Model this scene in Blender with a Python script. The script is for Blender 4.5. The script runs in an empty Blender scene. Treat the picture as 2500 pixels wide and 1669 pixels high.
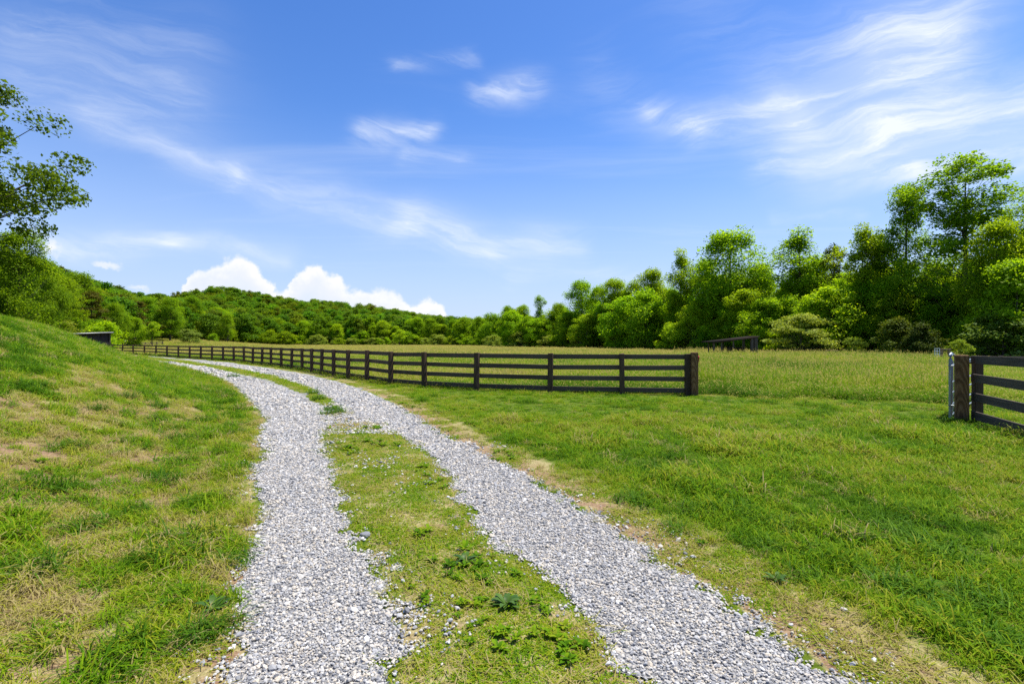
import bpy, bmesh, math, random
import numpy as np
from mathutils import Vector, Matrix

R = math.radians
rng = np.random.default_rng(7)
random.seed(7)
scene = bpy.context.scene
COL = scene.collection

# ------------------------------------------------------------------ camera
H = 1.72                       # eye height above the drive
FPX, CX, CY = 1250.0, 1250.0, 834.5
cam_d = bpy.data.cameras.new('camera')
cam_d.lens = 18.0; cam_d.sensor_width = 36.0
cam_d.clip_start = 0.05; cam_d.clip_end = 3000
cam = bpy.data.objects.new('camera', cam_d); COL.objects.link(cam)
cam.location = (0, 0, H); cam.rotation_euler = (R(90), 0, 0)
scene.camera = cam

# ------------------------------------------------------------------ render / view
scene.render.engine = 'CYCLES'
cy = scene.cycles
cy.use_denoising = False
cy.max_bounces = 8; cy.diffuse_bounces = 4; cy.glossy_bounces = 2; cy.transmission_bounces = 6
cy.transparent_max_bounces = 4
cy.caustics_reflective = False; cy.caustics_refractive = False
cy.sample_clamp_indirect = 4.0
vs = scene.view_settings
vs.view_transform = 'Standard'; vs.look = 'None'; vs.exposure = 0.80; vs.gamma = 1.0
vs.use_curve_mapping = False

# ------------------------------------------------------------------ sun
SUN_EL, SUN_AZ = R(67), R(68)          # azimuth clockwise from +Y (view direction) towards +X
sd = Vector((math.sin(SUN_AZ)*math.cos(SUN_EL), math.cos(SUN_AZ)*math.cos(SUN_EL), math.sin(SUN_EL)))
sun_d = bpy.data.lights.new('sun', 'SUN'); sun_d.energy = 4.3; sun_d.angle = R(0.53)
sun_d.color = (1.0, 0.955, 0.87)
sun = bpy.data.objects.new('sun', sun_d); COL.objects.link(sun)
sun.location = (20, 10, 60)
sun.rotation_euler = sd.to_track_quat('Z', 'Y').to_euler()

# ------------------------------------------------------------------ node helpers
class NT:
    def __init__(s, tree): s.t = tree; s.n = tree.nodes; s.l = tree.links
    def node(s, typ, **kw):
        n = s.n.new(typ)
        for k, v in kw.items(): setattr(n, k, v)
        return n
    def put(s, sock, v):
        if isinstance(v, bpy.types.NodeSocket): s.l.new(v, sock)
        elif v is not None: sock.default_value = v
    def m(s, op, a, b=None, c=None, clamp=False):
        n = s.node('ShaderNodeMath', operation=op, use_clamp=clamp)
        s.put(n.inputs[0], a)
        if b is not None: s.put(n.inputs[1], b)
        if c is not None: s.put(n.inputs[2], c)
        return n.outputs[0]
    def v(s, op, a, b=None, scale=None):
        n = s.node('ShaderNodeVectorMath', operation=op)
        s.put(n.inputs[0], a)
        if b is not None: s.put(n.inputs[1], b)
        if scale is not None: s.put(n.inputs['Scale'], scale)
        return n.outputs['Value'] if op in ('LENGTH', 'DOT_PRODUCT', 'DISTANCE') else n.outputs[0]
    def noise(s, vec, scale, detail=3, rough=0.5, dist=0.0, dim='3D', out=0):
        n = s.node('ShaderNodeTexNoise', noise_dimensions=dim)
        if vec is not None: s.l.new(vec, n.inputs['Vector'])
        n.inputs['Scale'].default_value = scale; n.inputs['Detail'].default_value = detail
        n.inputs['Roughness'].default_value = rough; n.inputs['Distortion'].default_value = dist
        return n.outputs[out]
    def sm(s, x, lo, hi, a=0.0, b=1.0):
        n = s.node('ShaderNodeMapRange', interpolation_type='SMOOTHSTEP')
        s.put(n.inputs[0], x); s.put(n.inputs[1], lo); s.put(n.inputs[2], hi)
        n.inputs[3].default_value = a; n.inputs[4].default_value = b
        return n.outputs[0]
    def mix(s, f, a, b, blend='MIX'):
        n = s.node('ShaderNodeMix', data_type='RGBA', blend_type=blend)
        s.put(n.inputs[0], f)
        s.put(n.inputs[6], (*a, 1) if isinstance(a, tuple) and len(a) == 3 else a)
        s.put(n.inputs[7], (*b, 1) if isinstance(b, tuple) and len(b) == 3 else b)
        return n.outputs[2]
    def ramp(s, f, stops):
        n = s.node('ShaderNodeValToRGB')
        cr = n.color_ramp
        while len(cr.elements) < len(stops): cr.elements.new(0.5)
        for e, (p, c) in zip(cr.elements, stops): e.position = p; e.color = (*c, 1)
        s.put(n.inputs[0], f)
        return n.outputs[0]
    def attr(s, name, typ='GEOMETRY'):
        return s.node('ShaderNodeAttribute', attribute_name=name, attribute_type=typ)

# ------------------------------------------------------------------ world: sky and clouds
world = bpy.data.worlds.new('World'); scene.world = world; world.use_nodes = True
W = NT(world.node_tree); W.n.clear()
sky = W.node('ShaderNodeTexSky', sky_type='NISHITA')
sky.sun_disc = False; sky.sun_elevation = SUN_EL; sky.sun_rotation = SUN_AZ
sky.altitude = 200; sky.air_density = 1.0; sky.dust_density = 0.35; sky.ozone_density = 2.2
hs = W.node('ShaderNodeHueSaturation'); hs.inputs['Saturation'].default_value = 1.30; hs.inputs['Value'].default_value = 1.05
hs.inputs['Hue'].default_value = 0.512
W.l.new(sky.outputs[0], hs.inputs['Color'])
tc = W.node('ShaderNodeTexCoord')
sep = W.node('ShaderNodeSeparateXYZ'); W.l.new(tc.outputs['Generated'], sep.inputs[0])
dx, dy, dz = sep.outputs
yy = W.m('MAXIMUM', dy, 0.08)
U0 = W.m('DIVIDE', dx, yy); V0 = W.m('DIVIDE', dz, yy)
comb = W.node('ShaderNodeCombineXYZ'); W.l.new(U0, comb.inputs[0]); W.l.new(V0, comb.inputs[1])
front = W.sm(dy, 0.1, 0.3)
# gentle warp so that the wisps are not ruled lines
wn = W.noise(comb.outputs[0], 3.2, 2, 0.55, out=1)
warp = W.v('SCALE', W.v('SUBTRACT', wn, (0.5, 0.5, 0.5)), scale=0.10)
mpw = W.node('ShaderNodeMapping'); W.l.new(comb.outputs[0], mpw.inputs[0]); mpw.inputs['Scale'].default_value = (4.0, 11.0, 1)
wn2 = W.noise(mpw.outputs[0], 1.5, 4, 0.6, 0.5, out=1)
warp2 = W.v('SCALE', W.v('SUBTRACT', wn2, (0.5, 0.5, 0.5)), scale=0.045)
P = W.v('ADD', W.v('ADD', comb.outputs[0], warp), warp2)
def seg(x0, y0, x1, y1, w, amp):
    a = ((x0-CX)/FPX, (CY-y0)/FPX, 0); b = ((x1-CX)/FPX, (CY-y1)/FPX, 0)
    ba = (b[0]-a[0], b[1]-a[1], 0); l2 = ba[0]**2+ba[1]**2
    pa = W.v('SUBTRACT', P, a)
    h = W.m('DIVIDE', W.v('DOT_PRODUCT', pa, ba), l2, clamp=True)
    d = W.v('LENGTH', W.v('SUBTRACT', pa, W.v('SCALE', ba, scale=h)))
    g = W.m('DIVIDE', d, w/FPX)
    g = W.m('MULTIPLY', g, g)
    return W.m('MULTIPLY', W.m('EXPONENT', W.m('MULTIPLY', g, -1.0)), amp)
segs = [(220, 305, 580, 440, 30, .30), (580, 440, 1000, 548, 34, .34), (1000, 548, 1180, 605, 40, .55), (1180, 605, 1400, 592, 34, .45),
        (1565, 262, 1690, 318, 24, .52), (1690, 318, 1960, 272, 46, .48), (1960, 272, 2260, 150, 120, .38), (2180, 110, 2360, -40, 130, .30),
        (1860, 412, 2190, 335, 40, .42), (2190, 335, 2560, 270, 80, .52), (2060, 428, 2240, 425, 30, .42), (2240, 425, 2600, 360, 60, .40), (1750, 60, 2050, 180, 150, .10),
        (870, 338, 1040, 318, 30, .60), (1160, 222, 1320, 208, 30, .60), (1000, 390, 1110, 408, 24, .48), (960, 160, 1160, 132, 20, .26),
        (80, 572, 420, 590, 28, .46), (420, 590, 700, 622, 24, .34), (560, 620, 840, 645, 10, .34), (40, 215, 440, 275, 60, .26),
        (440, 140, 60, 50, 90, .18), (1240, 672, 1600, 656, 22, .34), (1880, 530, 2100, 518, 16, .22), (1450, 160, 1520, 260, 60, .12)]
tot = None
for sg in segs:
    g = seg(*sg); tot = g if tot is None else W.m('ADD', tot, g)
psep = W.node('ShaderNodeSeparateXYZ'); W.l.new(P, psep.inputs[0])
lean = W.sm(psep.outputs[0], -.1, .35, .27, -.22)
fib = W.node('ShaderNodeCombineXYZ'); W.l.new(W.m('MULTIPLY', psep.outputs[0], 1.7), fib.inputs[0])
W.l.new(W.m('MULTIPLY', W.m('ADD', psep.outputs[1], W.m('MULTIPLY', lean, psep.outputs[0])), 13.0), fib.inputs[1])
st = W.noise(fib.outputs[0], 1.5, 7, 0.64, 0.35)
streak = W.m('ADD', W.sm(st, 0.36, 0.74, 0.0, 1.5), 0.14)
veil = None
for sg in [(1600, 300, 1960, 265, 60, .14), (1960, 265, 2260, 140, 130, .36), (2180, 110, 2360, -40, 140, .22), (2000, 385, 2560, 275, 85, .40), (2240, 425, 2600, 360, 60, .22),
           (200, 300, 1000, 545, 45, .11), (1000, 545, 1330, 605, 45, .16), (60, 570, 700, 610, 34, .16), (40, 130, 440, 240, 150, .12), (930, 325, 970, 322, 40, .18), (1220, 215, 1270, 212, 40, .18)]:
    g = seg(*sg); veil = g if veil is None else W.m('ADD', veil, g)
soft = W.sm(W.noise(fib.outputs[0], .6, 4, .55), .25, .7, .45, 1.15)
tot = W.m('ADD', W.m('MULTIPLY', W.m('MULTIPLY', tot, streak), .72), W.m('MULTIPLY', veil, soft))
tot = W.m('MULTIPLY', tot, front)
# thin cirrus all over the sky, on a flat layer high up
zc = W.m('MAXIMUM', dz, 0.06)
lay = W.node('ShaderNodeCombineXYZ'); W.l.new(W.m('DIVIDE', dx, zc), lay.inputs[0]); W.l.new(W.m('DIVIDE', dy, zc), lay.inputs[1])
mp2 = W.node('ShaderNodeMapping'); W.l.new(lay.outputs[0], mp2.inputs[0]); mp2.inputs['Rotation'].default_value = (0, 0, R(-28)); mp2.inputs['Scale'].default_value = (0.35, 1.1, 1)
gen = W.sm(W.noise(mp2.outputs[0], 1.1, 6, 0.58, 0.9), 0.50, 0.92, 0.0, 0.26)
cirrus = W.m('ADD', tot, W.m('MULTIPLY', gen, W.sm(dz, 0.02, 0.25)), clamp=True)
# cumulus heads over the ridge: tops as a curve over the bearing, puffy edges
fc = W.node('ShaderNodeFloatCurve')
tops = [(380, 900), (462, 672), (500, 648), (535, 634), (575, 628), (610, 636), (635, 655), (665, 690), (690, 715), (712, 688), (735, 655), (765, 646), (795, 662),
        (822, 672), (850, 694), (885, 698), (915, 708), (950, 711), (985, 722), (1010, 732), (1040, 731), (1068, 746), (1100, 785), (1140, 900)]
cv = fc.mapping.curves[0]
def cvx(px): return (px-300)/900
def cvy(py): return (CY-py)/FPX/0.25 + 0.3
pts = [(0.0, 0.0)] + [(cvx(a), max(0, cvy(b))) for a, b in tops] + [(1.0, 0.0)]
while len(cv.points) < len(pts): cv.points.new(0.5, 0.5)
for p_, (a, b) in zip(cv.points, pts): p_.location = (a, b); p_.handle_type = 'AUTO_CLAMPED'
fc.mapping.update()
pn = W.noise(comb.outputs[0], 17, 7, 0.62, out=1)
pw = W.v('SCALE', W.v('SUBTRACT', pn, (0.5, 0.5, 0.5)), scale=0.075)
P2 = W.node('ShaderNodeSeparateXYZ'); W.l.new(W.v('ADD', comb.outputs[0], pw), P2.inputs[0])
cu = W.m('MULTIPLY_ADD', P2.outputs[0], FPX/900, (CX-300)/900)
W.l.new(cu, fc.inputs['Value'])
topv = W.m('MULTIPLY', W.m('SUBTRACT', fc.outputs[0], 0.3), 0.25)
depth = W.m('SUBTRACT', topv, P2.outputs[1])
cum = W.m('MULTIPLY', W.sm(depth, -0.004, 0.013), front)
thin = W.m('MULTIPLY', W.sm(W.noise(comb.outputs[0], 9, 4, 0.6), 0.25, 0.6, 0.72, 1.0), W.sm(depth, .11, .03, .55, 1.0))
cum = W.m('MULTIPLY', cum, thin)
for (px, py, rx, ry, am) in ((128, 607, 22, 14, .75), (268, 647, 34, 10, .6), (345, 707, 26, 9, .5)):
    e = W.v('MULTIPLY', W.v('SUBTRACT', W.v('ADD', comb.outputs[0], pw), ((px-CX)/FPX, (CY-py)/FPX, 0)), (FPX/rx, FPX/ry, 0))
    cum = W.m('MAXIMUM', cum, W.m('MULTIPLY', W.sm(W.v('LENGTH', e), 1.3, 0.2), W.m('MULTIPLY', am, front)))
puff = W.m('ADD', depth, W.m('MULTIPLY', W.m('SUBTRACT', W.noise(comb.outputs[0], 34, 5, .6), .5), .07))
cumcol = W.mix(W.sm(puff, 0.006, 0.045), (5.5, 5.5, 5.5), (4.75, 4.95, 5.35))
skyc = W.mix(W.sm(dz, 0.42, -0.02, 0, .86), hs.outputs[0], (2.80, 3.45, 5.05))
c1 = W.mix(cirrus, skyc, (5.0, 5.35, 5.9))
c2 = W.mix(cum, c1, cumcol)
bg = W.node('ShaderNodeBackground'); bg.inputs['Strength'].default_value = 0.108
W.l.new(c2, bg.inputs['Color'])
wo = W.node('ShaderNodeOutputWorld'); W.l.new(bg.outputs[0], wo.inputs[0])
world.cycles.sampling_method = 'MANUAL'; world.cycles.sample_map_resolution = 512

# ------------------------------------------------------------------ tagging and building helpers
def tag(o, label=None, cat=None, group=None, kind=None):
    if label: o['label'] = label
    if cat: o['category'] = cat
    if group: o['group'] = group
    if kind: o['kind'] = kind
    return o
def link(name, mesh, mat=None, parent=None, loc=None, rot=None, scale=None):
    o = bpy.data.objects.new(name, mesh); COL.objects.link(o)
    if mat is not None and mesh is not None and not mesh.materials: mesh.materials.append(mat)
    if parent is not None: o.parent = parent
    if loc is not None: o.location = loc
    if rot is not None: o.rotation_euler = rot
    if scale is not None: o.scale = scale
    return o
def empty(name, loc, rz=0.0, scale=None):
    o = bpy.data.objects.new(name, None); COL.objects.link(o)
    o.location = loc; o.rotation_euler = (0, 0, rz); o.empty_display_size = 0.3
    if scale is not None: o.scale = scale
    return o
def mesh_np(name, V, F, attrs=None, smooth=False):
    """V (n,3); F list of (m,k) index arrays; attrs {name: (n,) floats}"""
    if not isinstance(F, (list, tuple)): F = [F]
    me = bpy.data.meshes.new(name)
    V = np.asarray(V, np.float32)
    me.vertices.add(len(V)); me.vertices.foreach_set('co', V.ravel())
    F = [np.asarray(f, np.int32) for f in F if len(f)]
    idx = np.concatenate([f.ravel() for f in F]); sizes = np.concatenate([np.full(len(f), f.shape[1], np.int32) for f in F])
    me.loops.add(len(idx)); me.loops.foreach_set('vertex_index', idx)
    me.polygons.add(len(sizes))
    starts = np.concatenate([[0], np.cumsum(sizes)[:-1]]).astype(np.int32)
    me.polygons.foreach_set('loop_start', starts)
    try: me.polygons.foreach_set('loop_total', sizes)
    except Exception: pass
    if smooth: me.polygons.foreach_set('use_smooth', np.ones(len(sizes), bool))
    me.update(calc_edges=True); me.validate()
    for k, a in (attrs or {}).items():
        at = me.attributes.new(k, 'FLOAT', 'POINT'); at.data.foreach_set('value', np.asarray(a, np.float32))
    return me
def box_mesh(name, sx, sy, sz, bev=0.0, z0=True, wob=0.0):
    bm = bmesh.new(); bmesh.ops.create_cube(bm, size=1.0)
    for v in bm.verts:
        v.co = Vector((v.co.x*sx, v.co.y*sy, (v.co.z+(0.5 if z0 else 0))*sz))
        if wob: v.co += Vector((random.uniform(-wob, wob), random.uniform(-wob, wob), random.uniform(-wob, wob)))
    if bev: bmesh.ops.bevel(bm, geom=list(bm.edges), offset=bev, segments=1, affect='EDGES')
    me = bpy.data.meshes.new(name); bm.to_mesh(me); bm.free()
    return me
def tube(path, rad, sides=6, cap=True):
    path = [Vector(p) for p in path]; n = len(path)
    V, F = [], []
    up = Vector((0.31, 0.17, 0.93))
    for i, p in enumerate(path):
        t = (path[min(i+1, n-1)]-path[max(i-1, 0)]).normalized()
        a = t.cross(up)
        if a.length < 1e-3: a = t.cross(Vector((1, 0, 0)))
        a.normalize(); b = t.cross(a)
        for k in range(sides):
            w = 2*math.pi*k/sides
            V.append(p+(a*math.cos(w)+b*math.sin(w))*rad[i])
    for i in range(n-1):
        for k in range(sides):
            F.append((i*sides+k, i*sides+(k+1) % sides, (i+1)*sides+(k+1) % sides, (i+1)*sides+k))
    return [tuple(v) for v in V], F
def tubes_mesh(name, tl, smooth=True):
    V, F = [], []
    for path, rad, sides in tl:
        v, f = tube(path, rad, sides); o = len(V)
        V += v; F += [tuple(i+o for i in q) for q in f]
    return mesh_np(name, V, [np.array(F)], smooth=smooth)

# ------------------------------------------------------------------ numpy noise
def _hash(ix, iy, s):
    h = (ix.astype(np.int64)*374761393 + iy.astype(np.int64)*668265263 + s*982451653) & 0x7fffffff
    h = ((h ^ (h >> 13))*1274126177) & 0x7fffffff
    return ((h ^ (h >> 16)) & 0xffff)/65535.0
def vnoise(x, y, s=0):
    ix, iy = np.floor(x), np.floor(y); fx, fy = x-ix, y-iy
    fx = fx*fx*(3-2*fx); fy = fy*fy*(3-2*fy)
    a, b = _hash(ix, iy, s), _hash(ix+1, iy, s); c, d = _hash(ix, iy+1, s), _hash(ix+1, iy+1, s)
    return (a*(1-fx)+b*fx)*(1-fy)+(c*(1-fx)+d*fx)*fy
def fbm(x, y, f=1.0, o=3, s=0):
    x = np.asarray(x, float); y = np.asarray(y, float)
    t, a, n = 0.0, 0.5, 0.0
    for k in range(o):
        t = t+a*vnoise(x*f+17.3*k, y*f-9.1*k, s+k); n += a; a *= .5; f *= 2.03
    return t/n
def sstep(a, b, x):
    t = np.clip((np.asarray(x, float)-a)/(b-a), 0, 1); return t*t*(3-2*t)

# ------------------------------------------------------------------ layout of the land
K = 2500/2349.0
def flat(px, py):
    """pixel of the photograph -> point on the level ground it touches"""
    Y = H*FPX/(py-CY); return ((px-CX)/FPX*Y, Y)
def edge(lst, back):
    p = [flat(a*K, b*K) for a, b in lst]
    p = sorted(back+[(x, y) for x, y in p], key=lambda q: q[1])
    return np.array([q[1] for q in p]), np.array([q[0] for q in p])
L0 = edge([(540, 1568), (560, 1400), (588, 1290), (583, 1180), (590, 1080), (602, 1000), (608, 960), (577, 920), (548, 890), (505, 868), (430, 845), (350, 828), (290, 817)],
          [(-58, 75), (-.75, 1), (-.4, 0), (2.5, -12)])
L1 = edge([(915, 1568), (905, 1440), (870, 1330), (850, 1260), (790, 1160), (762, 1080), (742, 1000), (765, 958), (742, 930), (700, 903), (655, 884), (600, 867), (520, 850), (430, 835), (330, 822)],
          [(-56, 75), (.08, 1), (.42, 0), (3.3, -12)])
R0 = edge([(1470, 1568), (1380, 1450), (1280, 1370), (1180, 1290), (1100, 1225), (1085, 1180), (1055, 1120), (1005, 1065), (930, 1005), (875, 975), (812, 953), (772, 930), (738, 905), (715, 890), (645, 867), (560, 848), (450, 831), (340, 818.5)],
          [(-54.5, 75), (1.2, 1), (1.55, 0), (4.5, -12)])
R1 = edge([(1945, 1568), (1800, 1470), (1672, 1380), (1545, 1300), (1430, 1235), (1330, 1160), (1230, 1100), (1110, 1045), (1000, 985), (920, 935), (860, 903), (795, 880), (720, 862), (640, 847), (520, 831), (400, 820), (310, 814)],
          [(-53, 75), (2.15, 1), (2.5, 0), (5.4, -12)])
def ev(e, Y): return np.interp(Y, e[0], e[1])
FOOT = np.stack([L0[1], L0[0]], 1)
FOOT = np.concatenate([FOOT, [[-75, 96], [-95, 130]]])
def foot_dist(X, Y):
    """signed distance left of the drive's left edge"""
    X = np.asarray(X, float); Y = np.asarray(Y, float)
    best = np.full(X.shape, 1e9); sg = np.ones(X.shape)
    for a, b in zip(FOOT[:-1], FOOT[1:]):
        d = b-a; l2 = d@d
        h = np.clip(((X-a[0])*d[0]+(Y-a[1])*d[1])/l2, 0, 1)
        qx, qy = X-a[0]-h*d[0], Y-a[1]-h*d[1]
        ds = np.hypot(qx, qy); m = ds < best
        sg = np.where(m, np.where(d[0]*(Y-a[1])-d[1]*(X-a[0]) > 0, 1.0, -1.0), sg); best = np.where(m, ds, best)
    return best*sg
RU = np.array([-2.2, -.95, -.83, -.745, -.66, -.574, -.52, -.45, -.36, -.276, -.19, -.106, -.04, .1, 2.2])
RZ = np.array([37, 32, 20, 14, 17, 27.5, 27.5, 22.8, 20.5, 17, 11.5, 6.5, 3, 1.5, 2.0])
Y0U = np.array([-2.2, -.8, -.7, -.55, -.4, -.05, .12, 2.2]); Y0V = np.array([95, 105, 150, 205, 225, 225, 175, 175])
def hill(X, Y):
    Yc = np.maximum(Y, 20.0); u = np.clip(X/Yc, -2.2, 2.2)
    y0 = np.interp(u, Y0U, Y0V)
    z = np.interp(u, RU, RZ)*sstep(0, 1, (Y-y0)/190.0)
    rise = sstep(90, 200, Y)*2.2*sstep(-.42, -.66, u)         # the far left of the pasture lifts a little
    return z+rise
def ground_z(X, Y, fine=True):
    X = np.asarray(X, float); Y = np.asarray(Y, float)
    s = foot_dist(X, Y)
    s2 = np.maximum(s-.8, 0); s2 = s2*s2/(s2+.9)
    b = np.where(s2 < 5, .476*s2, 5*.476+.27*(s2-5)); b = np.minimum(b, 9)
    b = b*(.62+.38*sstep(3, 15, Y))*(1-sstep(52, 72, Y))
    z = b+hill(X, Y)
    if fine:
        n = fbm(X, Y, .9, 3, 3)-.5
        z = z+n*.07*sstep(.2, 1.5, s)+(fbm(X, Y, .35, 2, 9)-.5)*.10*sstep(16, 22, Y)
        mid = (ev(L1, Y)+ev(R0, Y))/2; wid = np.maximum((ev(R0, Y)-ev(L1, Y))/2, .05)
        z = z+.035*np.clip(1-((X-mid)/wid)**2, 0, 1)
    return z
def gz(x, y): return float(ground_z(np.array([x]), np.array([y]))[0])
def hit(px, py, ymax=400):
    u, v = (px-CX)/FPX, (CY-py)/FPX
    Y = np.concatenate([np.arange(1.2, 30, .02), np.arange(30, ymax, .25)])
    g = ground_z(u*Y, Y) >= H+v*Y
    i = int(np.argmax(g)) if g.any() else len(Y)-1
    return (u*Y[i], Y[i], gz(u*Y[i], Y[i]))

FP = [(250, 858.5), (274.5, 860.5), (299, 862.5), (325, 865), (352.5, 867), (380.5, 869), (407.6, 870.9), (435.6, 872.9), (463, 874.9), (490, 876.7), (517.6, 878.6), (544.7, 880.6),
      (571, 882.9), (595.6, 885.5), (617.4, 888), (639.7, 890.2), (661.5, 892.4), (687, 895.3), (712, 899), (738, 903.4), (761, 908), (785, 913), (814.5, 918.3), (850, 923.8),
      (895.6, 930), (954, 937.6), (1036, 945.2), (1163, 952.5), (1343, 958.5), (1519, 962.5), (1680, 965)]
FPW = [flat(a, b) for a, b in FP]
for i_ in (3, 2, 1, 0):                                   # far posts: keep the bearing, keep the bays even
    u_ = (FP[i_][0]-CX)/FPX; q_ = FPW[i_+1]; yc = q_[1]
    while math.dist((u_*yc, yc), q_) < 4.6: yc += .02
    FPW[i_] = (u_*yc, yc)
fu = np.array([p[0]/p[1] for p in FPW]); fy = np.array([p[1] for p in FPW])
MU = np.concatenate([[-1.5, -.82], fu, [.45, .6, .72, .84, .90, 1.3]]); MY = np.concatenate([[80, 88], fy, [16.0, 15.3, 14.9, 14.0, 12.5, 10.0]])
def in_meadow(X, Y, m=0.15):
    u = X/np.maximum(Y, .5); return (Y > np.interp(u, MU, MY)+m) & (Y > 3)
WU = np.array([-1.6, -.8, -.72, -.6, -.5, -.4, -.2, -.06, -.02, .1, .2, .28, .4, .52, .65, .8, 1.0, 1.6]); WYv = np.array([100, 112, 165, 215, 232, 236, 232, 210, 158, 140, 117, 102, 88, 77, 70, 64, 55, 40])
def wood_Y(u): return np.interp(u, WU, WYv)

# ------------------------------------------------------------------ materials
def mat(name):
    m = bpy.data.materials.new(name); m.use_nodes = True
    t = NT(m.node_tree); t.n.clear()
    t.out = t.node('ShaderNodeOutputMaterial')
    return m, t
def principled(t, col, rough=0.7, spec=0.3, metal=0.0, normal=None):
    b = t.node('ShaderNodeBsdfPrincipled')
    t.put(b.inputs['Base Color'], (*col, 1) if isinstance(col, tuple) and len(col) == 3 else col)
    t.put(b.inputs['Roughness'], rough); t.put(b.inputs['Specular IOR Level'], spec); t.put(b.inputs['Metallic'], metal)
    if normal is not None: t.l.new(normal, b.inputs['Normal'])
    return b.outputs[0]
def leafy(t, col, trans=0.35, rough=0.5, spec=0.25, tcol=None):
    b = principled(t, col, rough, spec)
    tr = t.node('ShaderNodeBsdfTranslucent'); t.put(tr.inputs[0], tcol if tcol is not None else col)
    mx = t.node('ShaderNodeMixShader'); mx.inputs[0].default_value = trans
    t.l.new(b, mx.inputs[1]); t.l.new(tr.outputs[0], mx.inputs[2])
    t.l.new(mx.outputs[0], t.out.inputs[0])
def bump(t, h, strength, dist):
    b = t.node('ShaderNodeBump'); b.inputs['Strength'].default_value = strength; b.inputs['Distance'].default_value = dist
    t.l.new(h, b.inputs['Height']); return b.outputs[0]

GRASS_STOPS = [(0.0, (.042, .115, .004)), (.25, (.098, .222, .005)), (.5, (.205, .335, .007)), (.72, (.330, .335, .022)), (1.0, (.420, .335, .150))]
def grass_mat(name, seed=False, gain=1.0):
    m, t = mat(name)
    tint = t.attr('tint', 'INSTANCER').outputs['Fac']
    rnd = t.attr('rnd').outputs['Fac']
    f = t.m('ADD', tint, t.m('MULTIPLY', t.m('SUBTRACT', rnd, .5), .42), clamp=True)
    c = t.ramp(f, [(p, tuple(x*gain for x in col)) for p, col in GRASS_STOPS])
    if seed:
        c = t.mix(t.attr('head').outputs['Fac'], c, (.40, .335, .085))
    leafy(t, c, .42, .6, .05)
    return m
M = {}
M['lawn'] = grass_mat('lawn blades')
M['meadow'] = grass_mat('meadow blades', True)

m, t = mat('soil and thatch'); M['ground'] = m
tcg = t.node('ShaderNodeTexCoord').outputs['Object']
dry = t.attr('dry').outputs['Fac']; mead = t.attr('mead').outputs['Fac']
n1 = t.noise(tcg, 2.2, 5, .65); n2 = t.noise(tcg, 38, 4, .7); n3 = t.noise(tcg, 9, 3, .6)
soil = t.ramp(n2, [(.3, (.13, .075, .042)), (.5, (.25, .155, .092)), (.72, (.40, .29, .185))])
straw = t.ramp(n2, [(.3, (.20, .17, .06)), (.55, (.34, .29, .13)), (.75, (.46, .38, .19))])
green = t.ramp(n3, [(.3, (.060, .100, .008)), (.6, (.11, .155, .012)), (.8, (.17, .18, .022))])
gmead = t.ramp(n1, [(.3, (.10, .14, .010)), (.55, (.18, .175, .018)), (.75, (.24, .20, .030))])
base = t.mix(t.sm(t.m('ADD', dry, t.m('MULTIPLY', t.m('SUBTRACT', n1, .5), .9)), .25, .6), green, straw)
base = t.mix(t.sm(t.m('ADD', dry, t.m('MULTIPLY', t.m('SUBTRACT', n3, .5), 1.0)), .55, .95), base, soil)
base = t.mix(mead, base, gmead)
t.l.new(principled(t, base, .95, .1, normal=bump(t, n2, .6, .03)), t.out.inputs[0])

m, t = mat('crushed stone bed'); M['gravel_bed'] = m
tcg = t.node('ShaderNodeTexCoord').outputs['Object']
vo = t.node('ShaderNodeTexVoronoi'); vo.inputs['Scale'].default_value = 55; vo.inputs['Randomness'].default_value = 1; t.l.new(tcg, vo.inputs['Vector'])
sepc = t.node('ShaderNodeSeparateColor'); t.l.new(vo.outputs['Color'], sepc.inputs[0])
stone = t.ramp(sepc.outputs[0], [(0, (.14, .14, .142)), (.3, (.25, .25, .25)), (.6, (.34, .33, .31)), (.85, (.44, .41, .36)), (1, (.54, .53, .50))])
dirt = t.noise(tcg, 1.3, 4, .6)
stone = t.mix(t.sm(dirt, .5, .8, 0, .45), stone, (.36, .29, .21))
t.l.new(principled(t, stone, .85, .2, normal=bump(t, vo.outputs['Distance'], 1.0, .02)), t.out.inputs[0])

m, t = mat('crushed stone'); M['stone'] = m
tint = t.attr('tint', 'INSTANCER').outputs['Fac']
tcg = t.node('ShaderNodeTexCoord').outputs['Object']
c = t.ramp(tint, [(0, (.090, .090, .092)), (.2, (.22, .220, .222)), (.42, (.365, .36, .352)), (.58, (.48, .45, .395)), (.75, (.53, .455, .345)), (.88, (.56, .54, .50)), (1, (.70, .68, .64))])
c = t.mix(t.sm(t.noise(tcg, 2.0, 4, .7), .45, .75, 0, .35), c, (.22, .22, .23))
t.l.new(principled(t, c, .75, .25), t.out.inputs[0])

m, t = mat('field rock'); M['rock'] = m
tcg = t.node('ShaderNodeTexCoord').outputs['Object']
c = t.ramp(t.noise(tcg, 18, 5, .7), [(.3, (.13, .135, .14)), (.6, (.27, .275, .285)), (.8, (.42, .41, .40))])
t.l.new(principled(t, c, .8, .2, normal=bump(t, t.noise(tcg, 40, 4, .7), .6, .01)), t.out.inputs[0])

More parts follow.
